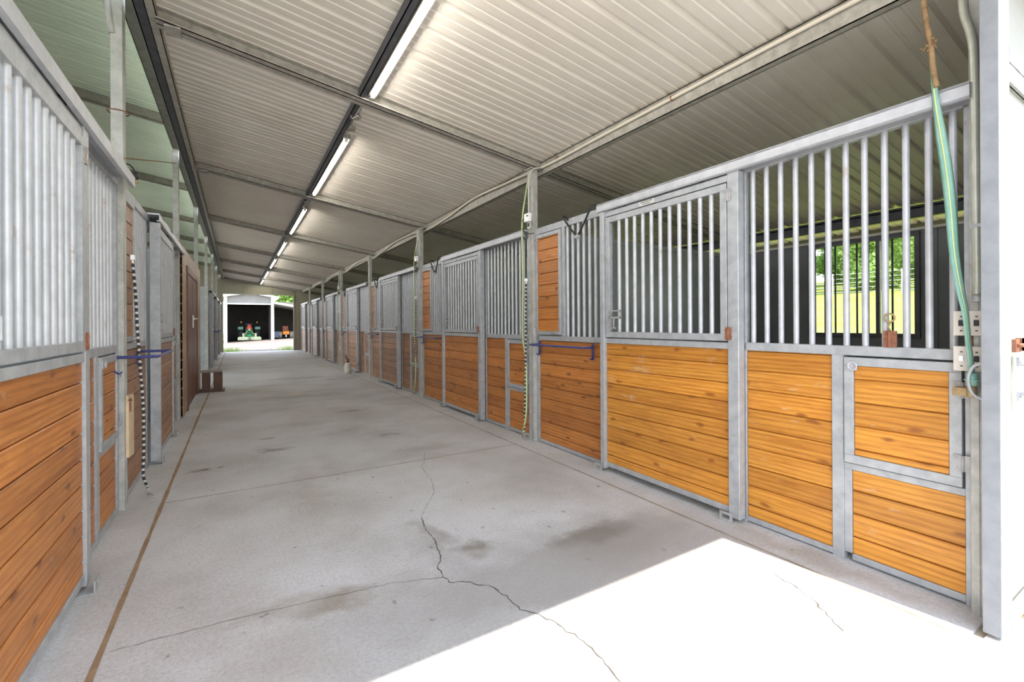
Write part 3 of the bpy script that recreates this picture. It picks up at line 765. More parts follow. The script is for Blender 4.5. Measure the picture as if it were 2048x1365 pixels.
# ------------------------------------------------------------------ lamps
tubes = [(1.75, 4.16), (5.29, 7.77), (8.90, 11.34), (12.70, 15.02), (16.1, 18.55), (20.05, 22.5), (23.7, 26.0)]
for i, (a, b) in enumerate(tubes):
    L = b - a
    t = thing('tube_light', 'lit tube lamp under the roof, ' + ['nearest of the row', 'second of the row from the near end', 'third of the row', 'fourth of the row', 'fifth of the row', 'sixth of the row', 'farthest of the row'][i], 'ceiling lamp', (1.06, a, 3.38), 0, 'tube lamps down the aisle')
    mb = MB()
    mb.box(-.034, .018, -.02, L + .02, .022, .055, bev=.003); mb.box(-.040, -.034, -.02, L + .02, -.002, .055); mb.box(.030, .034, -.02, L + .02, .010, .055); mb.box(.018, .034, -.02, L + .02, .022, .055)  # right lip and cover added to keep tube light off the roof
    mb.build('trough', 'beam', t)
    mb = MB(); mb.cyl((0, .02, .004), (0, L - .02, .004), .0145, 12); mb.build('tube', 'tube', t)
    mb = MB(); mb.box(-.017, .017, -.005, .02, -.012, .022); mb.build('end_socket', 'whiteplastic', t); mb = MB(); mb.box(-.017, .017, L - .02, L + .005, -.012, .022); mb.build('end_socket', 'whiteplastic', t)
    if i < 6:
        g = tubes[i + 1][0] - b
        rnd = random.Random(i)
        pts = [(0, L, .02)] + [(-.04 + rnd.uniform(-.035, .03), L + g * q, .03 + rnd.uniform(-.035, .01)) for q in (.15, .3, .45, .6, .75, .9)] + [(0, L + g - .02, .03)]
        mb = MB(); mb.tube(pts, .005, 6); mb.tube([(-.02, L + g * .4, .01), (-.07, L + g * .45, -.01), (-.10, L + g * .40, .0)], .005, 6); mb.build('wiring', 'whiteplastic', t)
        mb = MB(); mb.box(-.05, -.01, L + .03, L + g - .03, .035, .062); mb.cyl((-.03, L + g * .45, .0), (-.03, L + g * .45, .035), .045, 10); mb.box(-.045, .03, L + g * .7, L + g * .78, .01, .03); mb.build('junction_bracket', 'beam', t)

# ------------------------------------------------------------------ cream conduit along the right beam
def smooth(pts, n=6):
    P = [Vector(p) for p in pts]; out = []
    for i in range(len(P) - 1):
        p0, p1, p2, p3 = P[max(i - 1, 0)], P[i], P[i + 1], P[min(i + 2, len(P) - 1)]
        for j in range(n):
            t = j / n
            out.append(.5 * ((2 * p1) + (-p0 + p2) * t + (2 * p0 - 5 * p1 + 4 * p2 - p3) * t * t + (-p0 + 3 * p1 - 3 * p2 + p3) * t ** 3))
    out.append(P[-1]); return out
cz = [(2.95, .3, 3.10), (2.95, 1.4, 3.105), (2.95, 3.1, 3.09), (2.945, 4.0, 3.075), (2.93, 4.9, 3.10), (2.935, 5.9, 3.13), (2.94, 6.8, 3.06), (2.94, 7.7, 3.02), (2.93, 8.6, 3.08), (2.94, 9.7, 3.10), (2.94, 10.8, 3.02), (2.94, 11.6, 2.98), (2.94, 13.1, 3.08), (2.94, 15.0, 2.97), (2.94, 16.8, 3.06), (2.94, 18.7, 2.96), (2.94, 20.5, 3.04), (2.94, 22.4, 2.98)]
t = thing('electrical_conduit', 'long cream plastic conduit sagging along the right roof beam', 'conduit', (2.95, .3, 3.1))
o = Vector((-2.95, -.3, -3.1))
mb = MB(); mb.tube(smooth(cz), .0135, 10); mb.build('pipe', 'conduit', t, o)
for yy in (1.06, 2.4, 3.9, 5.6):
    mb = MB(); mb.torus((2.95, yy, 3.095 if yy < 5 else 3.125), .017, .004, 'y'); mb.cyl((2.95, yy, 3.11), (2.975, yy, 3.13), .004, 6); mb.build('clip', 'rust', t, o)
tag(MB().torus((0, 0, 0), .03, .008, 'x').cyl((0, -.02, -.01), (0, .03, .01), .012, 8).build('blue_strap', newmat('bright_blue_plastic', (.02, .16, .38), .4)[0]), 'small bright blue strap tied round the cream conduit, near right', 'strap').location = (2.945, 1.03, 3.10)

# ------------------------------------------------------------------ near right: pipe, boxes, hose
t = thing('conduit_pipe', 'grey vertical conduit pipe on the near right corner post', 'pipe', (2.80, .65, 1.4))
o = Vector((-2.80, -.65, -1.4))
mb = MB(); mb.tube(smooth([(2.825, .69, 3.04), (2.825, .69, 2.75), (2.815, .665, 2.62), (2.81, .652, 2.48), (2.81, .648, 2.0), (2.81, .645, 1.41)], 5), .016, 12); mb.build('pipe', 'pipe', t, o)
mb = MB(); mb.box(2.79, 2.83, .615, .66, 1.735, 1.75); mb.cyl((2.80, .62, 1.742), (2.79, .62, 1.742), .006, 8); mb.build('strap', 'galv', t, o)
mb = MB(); mb.cyl((2.81, .645, 1.405), (2.81, .645, 1.435), .021, 12); mb.build('fitting', 'galv_rust', t, o)
def outlet(label, z, left_black, right_white):
    t = thing('electrical_plate', label, 'electrical plate', (2.815, .674, z), 0, 'electrical plates at the near right corner')
    mb = MB(); mb.box(-.004, .004, -.052, .052, -.056, .056, bev=.002); mb.build('plate', 'plate', t)
    mb = MB(); mb.box(.004, .04, -.046, .046, -.05, .05); mb.build('box', 'galv_rust', t)
    for yy, dk in ((.024, left_black), (-.026, True)):
        mb = MB(); mb.box(-.012, -.004, yy - .008, yy + .008, -.012, .014, bev=.001); mb.build('switch', 'black' if dk else 'whiteplastic', t)
        mb = MB(); mb.box(-.006, -.004, yy - .004, yy + .004, -.036, -.031); mb.box(-.006, -.004, yy - .004, yy + .004, .028, .033); mb.build('slot', 'ink', t)
    return t
outlet('almond switch plate above another one, behind the green hose', 1.310, True, False)
outlet('almond outlet plate with a white switch, the lower of the pair behind the hose', 1.150, False, False)
mb = MB(); mb.cyl((2.835, .67, 1.20), (2.835, .67, 1.26), .010, 8); mb.torus((2.82, .675, 1.225), .015, .004, 'y')
tag(mb.build('pipe_nipple', 'rust'), 'short rusty pipe joining the two almond electrical plates', 'pipe')

t = thing('flat_hose', 'flat green hose with pale stripe hanging down the near right corner', 'hose', (2.77, .69, 1.05))
o = Vector((-2.77, -.69, -1.05))
hp = [(2.79, .835, 3.12), (2.77, .812, 2.834), (2.77, .799, 2.697), (2.77, .787, 2.614), (2.77, .781, 2.492), (2.77, .769, 2.333), (2.77, .756, 2.211), (2.77, .736, 2.034), (2.77, .720, 1.839), (2.77, .709, 1.631), (2.77, .691, 1.469), (2.77, .674, 1.355), (2.77, .666, 1.242), (2.77, .657, 1.127), (2.77, .655, 1.063)]
hs = smooth(hp, 4)
def ribbon(mb, pts, wd, th, twist):
    rows = []
    for i, p in enumerate(pts):
        d = (pts[min(i + 1, len(pts) - 1)] - pts[max(i - 1, 0)]).normalized()
        a = twist(i / (len(pts) - 1)); side = Vector((math.sin(a), math.cos(a), 0)); side = (side - d * side.dot(d)).normalized(); nn = d.cross(side)
        w0 = wd(i / (len(pts) - 1))
        rows.append([mb.bm.verts.new(p + side * w0 * q + nn * th * e) for q, e in ((-1, 0), (-.5, 1), (.5, 1), (1, 0), (.5, -1), (-.5, -1))])
    for A, B in zip(rows, rows[1:]):
        for k in range(6):
            f = mb.bm.faces.new((A[k], A[(k + 1) % 6], B[(k + 1) % 6], B[k])); f.smooth = True
    mb.bm.faces.new(rows[0]); mb.bm.faces.new(rows[-1][::-1])
tw = lambda q: -.5 + .75 * math.sin(q * 5.5)
wdh = lambda q: .011 + .010 * min(1, max(0, (q - .30) * 6)) - .004 * max(0, q - .75) * 4
mb = MB(); ribbon(mb, hs, wdh, .006, tw); mb.build('hose_tube', 'hose', t, o)
mb = MB(); ribbon(mb, [p + Vector((-.004, .0, 0)) for p in hs[16:-3]], lambda q: .0028, .005, lambda q: tw(.28 + q * .66)); mb.build('stripe', 'hose_stripe', t, o)
mb = MB(); rnd = random.Random(4)
mb.tube(smooth([(2.788, .832, 3.1), (2.765, .810, 2.834), (2.765, .797, 2.697), (2.765, .785, 2.614), (2.765, .777, 2.50), (2.765, .766, 2.40)], 4), .0115, 8)
for q in range(16):
    a = Vector((2.765 + rnd.uniform(-.02, .01), .787 + rnd.uniform(-.018, .018), 2.615 + rnd.uniform(-.025, .025)))
    mb.tube([a, a + Vector((rnd.uniform(-.02, .02), rnd.uniform(-.018, .018), rnd.uniform(-.025, .025)))], .0035, 5)
mb.build('twine_binding', 'twine', t, o)
mb = MB(); mb.cyl((2.77, .655, 1.035), (2.77, .655, 1.09), .021, 14); mb.torus((2.77, .655, 1.06), .022, .004, 'z'); mb.build('hose_collar', 'hose', t, o)
mb = MB(); mb.cyl((2.77, .655, .985), (2.77, .655, 1.035), .018, 8); mb.box(2.775, 2.85, .65, .72, .985, 1.02); mb.build('brass_fitting', 'brass', t, o)

# rusty ring bracket on the rail of the nearest right stall front
t = thing('ring_bracket', 'rusty bracket with a twisted ring standing on the near right rail', 'bracket', (2.89, .985, 1.187))
mb = MB(); mb.box(-.012, .0, -.028, .028, 0, .085); mb.cyl((-.016, 0, 0), (-.016, 0, .085), .008, 8)
for q in (-.02, .02):
    for z in (.02, .042, .065): mb.cyl((-.018, q, z), (-.012, q, z), .004, 6)
mb.build('plate', 'rust', t)
mb = MB(); mb.torus((-.012, 0, .152), .021, .005, 'x'); mb.tube([(-.012, -.004, .08), (-.016, .004, .105), (-.010, -.004, .13)], .0045, 6); mb.build('ring', 'brass', t)

# ------------------------------------------------------------------ the open end door (slides outside the end wall)
d1 = bpy.data.objects.new('door_1', None); COL.objects.link(d1); d1.location = (2.68, .575, .03); d1['kind'] = 'structure'
o = Vector((-2.68, -.575, -.03))
mb = MB(); z0, z1 = .012, 2.90
mb.box(2.68, 2.83, .548, .552, z0, z1); mb.box(2.68, 2.70, .600, .604, z0, z1); mb.box(2.824, 2.83, .550, .566, z0, z1)
for a, b in ((2.345, 2.42), (2.43, 2.50), (z0, .09)):
    mb.box(2.83, 4.75, .546, .560, a, b); mb.box(2.83, 4.75, .556, .602, a, b - .03)
mb.box(4.65, 4.75, .545, .604, z0, z1); mb.box(2.7, 4.7, .55, .60, z1 - .06, z1); mb.build('frame', 'galv', d1, o)
mb = MB(); mb.box(2.678, 2.684, .550, .602, z0, z1); mb.build('edge_channel', mottled('dull_grey_steel', (.21, .22, .235), (.26, .27, .285), 12, .5, .1), d1, o)
mb = MB(); mb.box(2.82, 4.66, .566, .580, .03, z1 - .05); mb.build('panel', 'cream', d1, o)
mb = MB(); mb.tube(smooth([(2.93, .548, 1.135), (2.93, .515, 1.12), (2.93, .498, 1.07), (2.93, .515, 1.01), (2.93, .548, .995)], 5), .007, 8)
for z in (1.14, .99): mb.box(2.915, 2.945, .540, .548, z - .02, z + .02); mb.cyl((2.93, .532, z), (2.93, .540, z), .007, 8)
mb.build('handle', 'galv', d1, o)
mb = MB(); mb.tube(smooth([(2.745, .605, 1.14), (2.745, .645, 1.12), (2.745, .660, 1.06), (2.745, .645, 1.0), (2.745, .605, .98)], 5), .007, 8); mb.build('handle', 'galv', d1, o)
mb = MB(); mb.box(2.845, 2.915, .534, .548, 1.185, 1.24); mb.box(2.90, 2.97, .520, .528, 1.19, 1.245); mb.box(2.90, 2.91, .52, .548, 1.19, 1.245)
for x in (2.86, 2.885, 2.955): mb.cyl((x, .515, 1.215), (x, .534, 1.215), .008, 8)
mb.build('latch', 'rust', d1, o)

# ------------------------------------------------------------------ blanket racks
def rack(loc, rz, label, mat='blue', depth=.13):
    """local: wall plane x=0, aisle at -x, bar spans y 0 (far bracket)..-.9"""
    t = thing('blanket_rack', label, 'blanket rack', loc, rz, 'blanket racks on the stall fronts')
    mb = MB()
    mb.tube(smooth([(-.005, 0, 0), (-depth * .8, 0, 0), (-depth, -.03, 0), (-depth, -.45, 0), (-depth, -.84, 0), (-depth * .8, -.88, 0), (-.005, -.88, 0)], 4), .011, 8); mb.build('bar', mat, t)
    for y in (0, -.88):
        mb = MB(); mb.box(-.006, 0, y - .014, y + .014, -.12, .04, bev=.001)
        mb.tube([(-.006, y, -.10), (-.03, y, -.115), (-.045, y, -.10)], .006, 6)
        for z in (.025, -.03, -.09): mb.cyl((-.009, y, z), (-.006, y, z), .005, 6)
        mb.build('bracket', mat, t)
    return t
rt_ = ['on the right front between the first and second posts', 'on the second right stall', 'on the third right stall', 'on the fourth right stall', 'on the fifth right stall', 'on the sixth right stall']
for k in range(1, 7):
    rack((2.876, Y0 + k * ST - .12, 1.09), 0, 'blue blanket rack bar at the ' + ['nearest', 'second', 'third', 'fourth', 'fifth', 'farthest'][k - 1] + ' right post')
# left: turned by 180 degrees
rack((-.726, 4.10, 1.10), PI, 'U-shaped blue blanket rack sticking out beside the pale board on the left', 'blue', .24)
for k in (5, 6):
    rack((-.726, Y0 + k * ST + .12, 1.09), PI, 'dark blanket rack on the %s left stall beyond the open bay' % ('first' if k == 5 else 'second'), 'blue', .2)

# ------------------------------------------------------------------ smart plugs, loops, hoses and ropes at the posts
def fan_plug(k, side):
    y = Y0 + k * ST
    t = thing('outlet_box', 'white plug-in timer box on an outlet on the %s right post' % {1: 'nearest', 2: 'second', 4: 'fourth'}[k], 'electrical box', (2.80, y - .03, 2.5), 0, 'white boxes on the right posts')
    mb = MB(); mb.box(-.045, -.005, -.065, .035, -.045, .045, bev=.004); mb.box(-.047, -.045, -.05, -.02, .01, .022); mb.build('body', 'whiteplastic', t)
    mb = MB(); mb.box(-.0475, -.045, -.052, -.022, .008, .022); mb.build('window', 'ink', t)
    mb = MB(); mb.box(-.012, 0, -.045, .02, -.12, -.045, bev=.002); mb.build('outlet', 'pipe', t)
    mb = MB(); mb.box(-.014, -.012, -.032, .008, -.10, -.06); mb.build('socket', 'black', t)
    mb = MB(); mb.cyl((-.025, .035, -.005), (-.025, .075, -.005), .010, 8); mb.tube(smooth([(-.025, .07, -.005), (-.03, .095, -.03), (-.03, .09, -.10), (-.02, .05, -.15), (-.01, -.02, -.18), (.01, -.08, -.18)], 5), .0045, 6); mb.build('cord', 'black', t)
    mb = MB(); mb.tube(smooth([(.10, -.10, zr(2.9) - .12 - 2.5), (.02, -.055, zr(2.9) - .14 - 2.5), (-.005, -.02, zr(2.9) - .22 - 2.5), (-.008, -.012, .3), (-.008, -.01, .04)], 5), .008, 8); mb.build('conduit', 'pipe', t)
    return t
for k in (1, 2, 4): fan_plug(k, 'r')
def loop_strap(y, label, drop=.22):
    t = thing('hanging_strap', label, 'strap', (XR - .05, y, H), 0, 'black straps hanging from the top rails')
    mb = MB()
    mb.tube(smooth([(.055, .235, -.02), (.02, .238, .012), (-.012, .23, .0), (-.02, .12, -drop * .55), (-.02, .015, -drop)], 4), .010, 6)
    mb.tube(smooth([(.055, -.255, -.02), (.02, -.258, .012), (-.06, -.25, .0), (-.04, -.13, -drop * .5), (-.02, -.005, -drop)], 4), .010, 6)
    mb.build('strap', 'black', t)
    mb = MB(); mb.torus((-.022, .005, -drop - .01), .020, .006, 'x'); mb.box(-.035, -.01, -.03, .035, -drop - .02, -drop + .005, bev=.002); mb.build('snap', 'galv_rust', t)
    return t
for k in range(1, 7):
    loop_strap(Y0 + k * ST - .86, 'dark V-shaped strap hanging from the top rail near the %s right post' % ['nearest', 'second', 'third', 'fourth', 'fifth', 'farthest'][k - 1] if k > 1 else 'dark V-shaped strap hanging over the bars beside the nearest right door', .22)
    
def post_hose(k, lab, seed):
    y = Y0 + k * ST; rnd = random.Random(seed); x = 2.775
    t = thing('post_hose', lab, 'hose', (x, y, .2), 0, 'green hoses hanging on the right posts')
    o = Vector((-x, -y, -.2))
    pts = [(2.86, y + .06, 3.0), (2.83, y + .075, 2.8), (x, y + .07, 2.45), (x, y + .06, 1.8), (x, y + .07, 1.2), (x, y + .02 + rnd.uniform(-.02, .02), .9), (x - .01, y - .03 + rnd.uniform(-.03, .02), .55), (x - .02, y - .02, .3), (x - .02, y + .05, .09)]
    mb = MB(); mb.tube(smooth(pts, 5), .0105, 8); mb.build('hose_tube', 'hose', t, o)
    mb = MB(); mb.tube([p + Vector((-.006, -.006, 0)) for p in smooth(pts, 5)], .006, 6); mb.build('stripe', 'hose_stripe', t, o)
    mb = MB(); mb.cyl((x - .02, y + .05, .045), (x - .02, y + .05, .10), .013, 8); mb.build('nozzle', 'brass', t, o)
post_hose(1, 'green hose with yellow stripe hanging down the nearest right post', 1)
post_hose(2, 'green hose with yellow stripe hanging down the second right post', 2)
post_hose(4, 'green hose looping down the fourth right post beyond the sprayer', 4)

def cross_tie(name, x, y, z, pts, label, group='cross-tie ropes'):
    t = thing('cross_tie_rope', label, 'rope', (x, y, z), 0, group)
    o = Vector((-x, -y, -z))
    mb = MB(); mb.tube(smooth(pts, 6), .0095, 8); mb.build('rope', 'rope', t, o)
    a = Vector(pts[0]); mb = MB(); mb.torus(a + Vector((0, 0, .02)), .014, .004, 'x'); mb.box(a.x - .012, a.x + .012, a.y - .018, a.y + .018, a.z + .03, a.z + .065, bev=.002); mb.build('anchor', 'whiteplastic', t, o)
    e = Vector(pts[-1]); mb = MB(); mb.tube([e, e + Vector((.01, .01, -.04)), e + Vector((.0, .03, -.065))], .008, 6); mb.torus(e + Vector((0, .01, -.03)), .018, .005, 'x'); mb.cyl(e + Vector((0, .02, -.05)), e + Vector((.02, .07, -.085)), .005, 6); mb.build('snap_hook', 'galv_rust', t, o)
    return t
cross_tie('l', -.63, 4.2, 1.75, [(-.63, 4.16, 1.76), (-.625, 4.22, 1.55), (-.62, 4.25, 1.3), (-.61, 4.29, 1.0), (-.60, 4.33, .7), (-.60, 4.34, .4), (-.60, 4.32, .2), (-.58, 4.36, .10)], 'black and white braided tie rope hanging at the left beside the pale board')
cross_tie('r', 2.76, 4.24, 1.75, [(2.77, 4.25, 1.76), (2.765, 4.25, 1.45), (2.765, 4.255, 1.1), (2.76, 4.26, .7), (2.755, 4.27, .3), (2.75, 4.27, .10)], 'black and white braided tie rope hanging beside the green hose on the right post')
cross_tie('r', 2.76, 7.9, 1.75, [(2.77, 7.9, 1.76), (2.765, 7.9, 1.2), (2.76, 7.93, .7), (2.755, 7.91, .35)], 'braided tie rope hanging at the second right post')
cross_tie('r', 2.76, 15.2, 1.7, [(2.77, 15.2, 1.7), (2.765, 15.2, 1.2), (2.76, 15.22, .75), (2.755, 15.22, .5)], 'braided tie rope hanging at the fourth right post')

# pale board hung on the left stall front
t = thing('hanging_board', 'pale raw lumber board hanging on the left stall front next to the rope', 'board', (-.70, 4.37, .36), 0)
mb = MB(); mb.prism([(-.10, 0), (.10, -.02), (.10, .43), (.07, .45), (-.10, .45)], 'x', .0, .025); mb.build('plank', 'paleboard', t)
mb = MB(); mb.box(.025, .032, -.08, -.05, .33, .42); mb.tube([(.03, -.13, .42), (.035, -.08, .425), (.035, -.06, .41)], .005, 6); mb.build('latch', 'rust', t)

# twine across the left posts and a dangling bulb socket
mb = MB(); mb.tube(smooth([(-.69, 4.24, 2.53), (-.70, 5.8, 2.99), (-.72, 7.87, 3.60)], 6), .006, 6)
tag(mb.build('twine_line', 'twine'), 'thin brown twine stretched between two left posts', 'twine')
t = thing('lamp_socket', 'dark hanging lamp socket just behind the nearest left post', 'lamp socket', (-.655, 4.42, 2.485))
mb = MB(); mb.tube(smooth([(-.05, -.11, .02), (-.03, -.06, .04), (-.01, -.01, .03), (0, .0, .0)], 5), .005, 6); mb.build('cord', 'black', t)
mb = MB(); mb.cyl((0, 0, .0), (.005, .01, -.05), .017, 10); mb.build('socket', 'black', t)
mb = MB(); mb.cyl((.005, .01, -.05), (.008, .016, -.08), .012, 8); mb.build('brass_cap', 'brass', t)

# ------------------------------------------------------------------ tack room wall and plank door on the left
ya, yb = Y0 + 2 * ST + .05, Y0 + 3 * ST - .0
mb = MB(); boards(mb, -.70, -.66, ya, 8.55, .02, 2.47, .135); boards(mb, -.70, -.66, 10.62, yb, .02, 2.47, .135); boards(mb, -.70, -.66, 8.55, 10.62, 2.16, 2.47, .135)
struct('wall_tack_room', mb, 'wood_sheen')
d2 = bpy.data.objects.new('door_2', None); COL.objects.link(d2); d2.location = (-.65, 8.8, 0); d2['kind'] = 'structure'
o = Vector((.65, -8.8, 0))
for (a, b) in ((8.64, 9.56), (9.60, 10.52)):
    mb = MB(); q = a
    while q < b - .02:
        mb.box(-.668, -.648, q, min(q + .15, b) - .004, .04, 2.13, bev=.003); q += .15
    lf = mb.build('leaf', 'wood_door', d2, o)
    mb = MB(); mb.box(-.648, -.636, a + .02, b - .02, .25, .38); mb.box(-.648, -.636, a + .02, b - .02, 1.85, 1.98); mb.box(-.648, -.634, a - .0, a + .12, .04, 2.13); mb.build('batten', 'wood_door', lf)
mb = MB(); mb.box(-.66, -.638, 8.55, 8.64, .0, 2.22); mb.box(-.66, -.638, 10.52, 10.62, 0, 2.22); mb.box(-.66, -.638, 8.51, 10.66, 2.14, 2.24); mb.build('frame', 'wood_door', d2, o)
mb = MB(); mb.box(-.645, -.61, 9.48, 9.62, 1.42, 1.45); mb.tube([(-.645, 9.7, 1.43), (-.60, 9.7, 1.44), (-.59, 9.75, 1.44)], .008, 6); mb.build('latch', 'whiteplastic', d2, o)
mb = MB(); mb.box(-.648, -.634, 9.51, 9.59, 1.28, 1.50); mb.build('notice', 'whiteplastic', d2, o)
# inner side of the open bay: grey sheet end beside the next stall
mb = MB(); mb.box(-2.9, -.72, Y0 + 4 * ST - .07, Y0 + 4 * ST - .05, 0, 2.4); struct('wall_bay', mb, 'sheet')
mb = MB(); mb.box(-.76, -.68, Y0 + 4 * ST - .09, Y0 + 4 * ST - .03, 0, 2.44); struct('trim_11', mb, 'post')

# wooden step stool by the tack room
t = thing('mounting_block', 'small dark brown wooden step stool beside the tack room door', 'stool', (-.42, 10.9, 0))
mb = MB(); mb.box(-.19, .17, -.17, .17, .385, .415, bev=.004); mb.build('top', mottled('grey_worn_board', (.26, .22, .20), (.34, .30, .28), 8, .7), t)
for a, b in ((-.17, -.04), (.02, .15)):
    mb = MB(); mb.box(a, b, -.15, -.12, .03, .385, bev=.003); mb.build('side_board', 'dark_wood', t)
    mb = MB(); mb.box(a, b, .12, .15, .03, .385, bev=.003); mb.build('side_board', 'dark_wood', t)
mb = MB(); mb.box(-.30, .21, -.20, .20, 0, .03, bev=.003); mb.build('base_board', 'dark_wood', t)
mb = MB(); mb.box(.15, .17, -.14, .14, .05, .36); mb.build('end_board', 'dark_wood', t)

# sprayer jug by the right wall
t = thing('pump_sprayer', 'dusty white pump sprayer jug standing by the fourth right stall', 'sprayer', (2.56, 12.75, 0))
mb = MB(); mb.lathe([(.07, 0), (.085, .01), (.087, .10), (.082, .20), (.083, .24), (.05, .29), (.03, .30)], 20); mb.build('tank', 'jug', t)
mb = MB(); mb.cyl((0, 0, .30), (0, 0, .34), .035, 12); mb.cyl((0, 0, .34), (0, 0, .38), .010, 8); mb.build('pump', 'black', t)
mb = MB(); mb.tube([(.0, .0, .37), (-.03, 0, .42), (-.06, -.02, .50)], .012, 8); mb.box(-.04, .04, -.01, .01, .375, .39); mb.build('handle', 'black', t)
mb = MB(); mb.tube(smooth([(.05, 0, .28), (.13, -.1, .20), (.22, -.3, .30), (.24, -.5, .6), (.25, -.6, 1.0)], 5), .006, 6); mb.build('hose', 'blue_grey', t)

# small things on the floor
mb = MB(); mb.box(-.09, .09, -.03, .03, 0, .012, bev=.003)
ob = mb.build('wood_scrap', 'paleboard'); ob.location = (.97, 9.4, .001); ob.rotation_euler = (0, 0, .1); tag(ob, 'small pale scrap lying on the concrete far down the aisle', 'scrap')
rnd = random.Random(11)
mb = MB()
for i in range(170):
    x = rnd.gauss(2.95, .16); y = rnd.uniform(.1, .5) if x < 2.98 else rnd.uniform(-.1, .545)
    if x < 2.72: continue
    a = rnd.uniform(0, PI); L = rnd.uniform(.03, .11); z = -.003 if x < 2.98 else -.055
    mb.tube([(x, y, z + .004), (x + math.cos(a) * L * .5, y + math.sin(a) * L * .5, z + rnd.uniform(.006, .03)), (x + math.cos(a) * L, y + math.sin(a) * L, z + .004)], .0013, 4)
tag(mb.build('straw', 'straw'), 'dry straw stalks scattered on the ground at the foot of the open end door', 'straw', kind='stuff')
mb = MB()
for i in range(60):
    y = rnd.uniform(1.5, 3.3); x = 2.83 + rnd.gauss(0, .02); a = rnd.uniform(0, PI); L = rnd.uniform(.01, .04)
    mb.tube([(x, y, .002), (x + math.cos(a) * L * .3, y + math.sin(a) * L, rnd.uniform(.002, .018))], .0009, 4)
tag(mb.build('chaff', 'straw'), 'thin wisps of hay caught under the nearest right sliding door', 'hay', kind='stuff')

# ------------------------------------------------------------------ beyond the far end: shed
gy = 40.0
t = thing('machine_shed', 'white-trimmed open machine shed with dark inside beyond the far end', 'shed', (.9, gy, 0))
o = Vector((-.9, -gy, 0))
def gz(x): return yard_z(x, gy)
for x in (-.70, 2.40):
    mb = MB(); mb.box(x - .10, x + .10, gy - .1, gy + .1, gz(x) - .05, 3.50); mb.build('post', 'shed_white', t, o)
mb = MB(); mb.box(6.2, 6.4, gy - .1, gy + .1, 0, 2.6); mb.build('post', 'shed_white', t, o)
mb = MB(); mb.prism([(-.75, 2.98), (2.45, 2.98), (2.45, 3.45), (.85, 3.72), (-.75, 3.45)], 'y', gy - .02, gy + .02); mb.build('gable_panel', 'shed_grey', t, o).data.materials[0] = mottled('pale_grey_gable', (.20, .20, .20), (.23, .23, .23), 2, .6)
mb = MB(); mb.box(-.7, 2.4, gy - .06, gy + .02, 2.90, 2.98); mb.build('header', 'shed_white', t, o)
mb = MB()
for a, za, b, zb in ((-1.0, 3.42, .85, 3.74), (.85, 3.74, 2.85, 3.40)):
    mb.prism([(a, za), (b, zb), (b, zb + .12), (a, za + .12)], 'y', gy - .35, gy + 7)
mb.build('roof', 'shed_white', t, o)
mb = MB(); mb.prism([(2.45, 3.00), (6.6, 2.28), (6.6, 2.42), (2.45, 3.14)], 'y', gy - .35, gy + 7); mb.build('lean_to_roof', 'shed_white', t, o)
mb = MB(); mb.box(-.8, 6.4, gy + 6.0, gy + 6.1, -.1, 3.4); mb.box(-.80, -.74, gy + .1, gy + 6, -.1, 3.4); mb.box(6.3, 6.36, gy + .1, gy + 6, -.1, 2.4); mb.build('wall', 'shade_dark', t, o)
mb = MB(); mb.box(2.33, 2.37, gy + .3, gy + 6, -.1, 3.0); mb.build('partition', 'shed_grey', t, o)
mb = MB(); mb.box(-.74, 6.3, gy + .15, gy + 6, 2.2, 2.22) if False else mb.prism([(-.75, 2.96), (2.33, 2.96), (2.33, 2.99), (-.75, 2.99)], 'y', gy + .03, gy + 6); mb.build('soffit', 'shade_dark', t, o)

def tyre(mb, c, R, r, wd):
    c = Vector(c); mb.cyl(c - Vector((wd / 2, 0, 0)), c + Vector((wd / 2, 0, 0)), R, 20)
# tractor with rear finishing mower
ty = 41.6; tz = yard_z(.87, ty)
t = thing('tractor', 'green tractor parked in the shed with an orange-red triangle on its back', 'tractor', (.87, ty + 1.6, tz)); 
for sx_ in (-.60, .60):
    mb = MB(); tyre(mb, (sx_, 0, .52), .52, .3, .34); w_o = mb.build('rear_wheel', 'tyre', t)
    mb = MB(); tyre(mb, (sx_, -.01, .52), .24, .2, .345); mb.build('rim', 'yellow', w_o)
    mb = MB(); tyre(mb, (sx_ * .8, 1.75, .34), .34, .2, .22); mb.build('front_wheel', 'tyre', t)
    mb = MB(); mb.box(sx_ - .19, sx_ + .19, -.62, .35, 1.07, 1.13, bev=.02); mb.box(sx_ - .19, sx_ + .19, -.62, -.56, .90, 1.10, bev=.01); mb.build('fender', newmat('faded_green', (.16, .34, .26), .4)[0], t)
    mb = MB(); mb.cyl((sx_ * .93, -.50, 1.13), (sx_ * .93, -.50, 1.5), .018, 8); mb.build('lamp_stalk', 'black', t)
    mb = MB(); mb.cyl((sx_ * .93, -.56, 1.50), (sx_ * .93, -.48, 1.50), .05, 10); mb.build('lamp', 'yellow', t)
mb = MB(); mb.box(-.28, .28, -.35, 1.1, .45, .95, bev=.04); mb.box(-.26, .26, 1.1, 2.2, .55, 1.25, bev=.06); mb.build('body', 'green_paint', t)
mb = MB(); mb.box(-.24, .24, -.25, .2, 1.0, 1.12, bev=.03); mb.box(-.24, .24, -.33, -.22, 1.0, 1.42, bev=.03); mb.build('seat', 'black', t)
mb = MB(); mb.prism([(-.24, .93), (.24, .93), (.03, 1.36), (-.03, 1.36)], 'y', -.70, -.69); sg = mb.build('warning_triangle', 'red_sign', t)
mb = MB(); mb.prism([(-.17, .97), (.17, .97), (0, 1.29)], 'y', -.705, -.70); mb.build('reflector', 'orange_sign', sg)
t = thing('mower_deck', 'pale green mower deck hitched behind the green tractor, small wheel in front', 'mower', (.87, ty, tz))
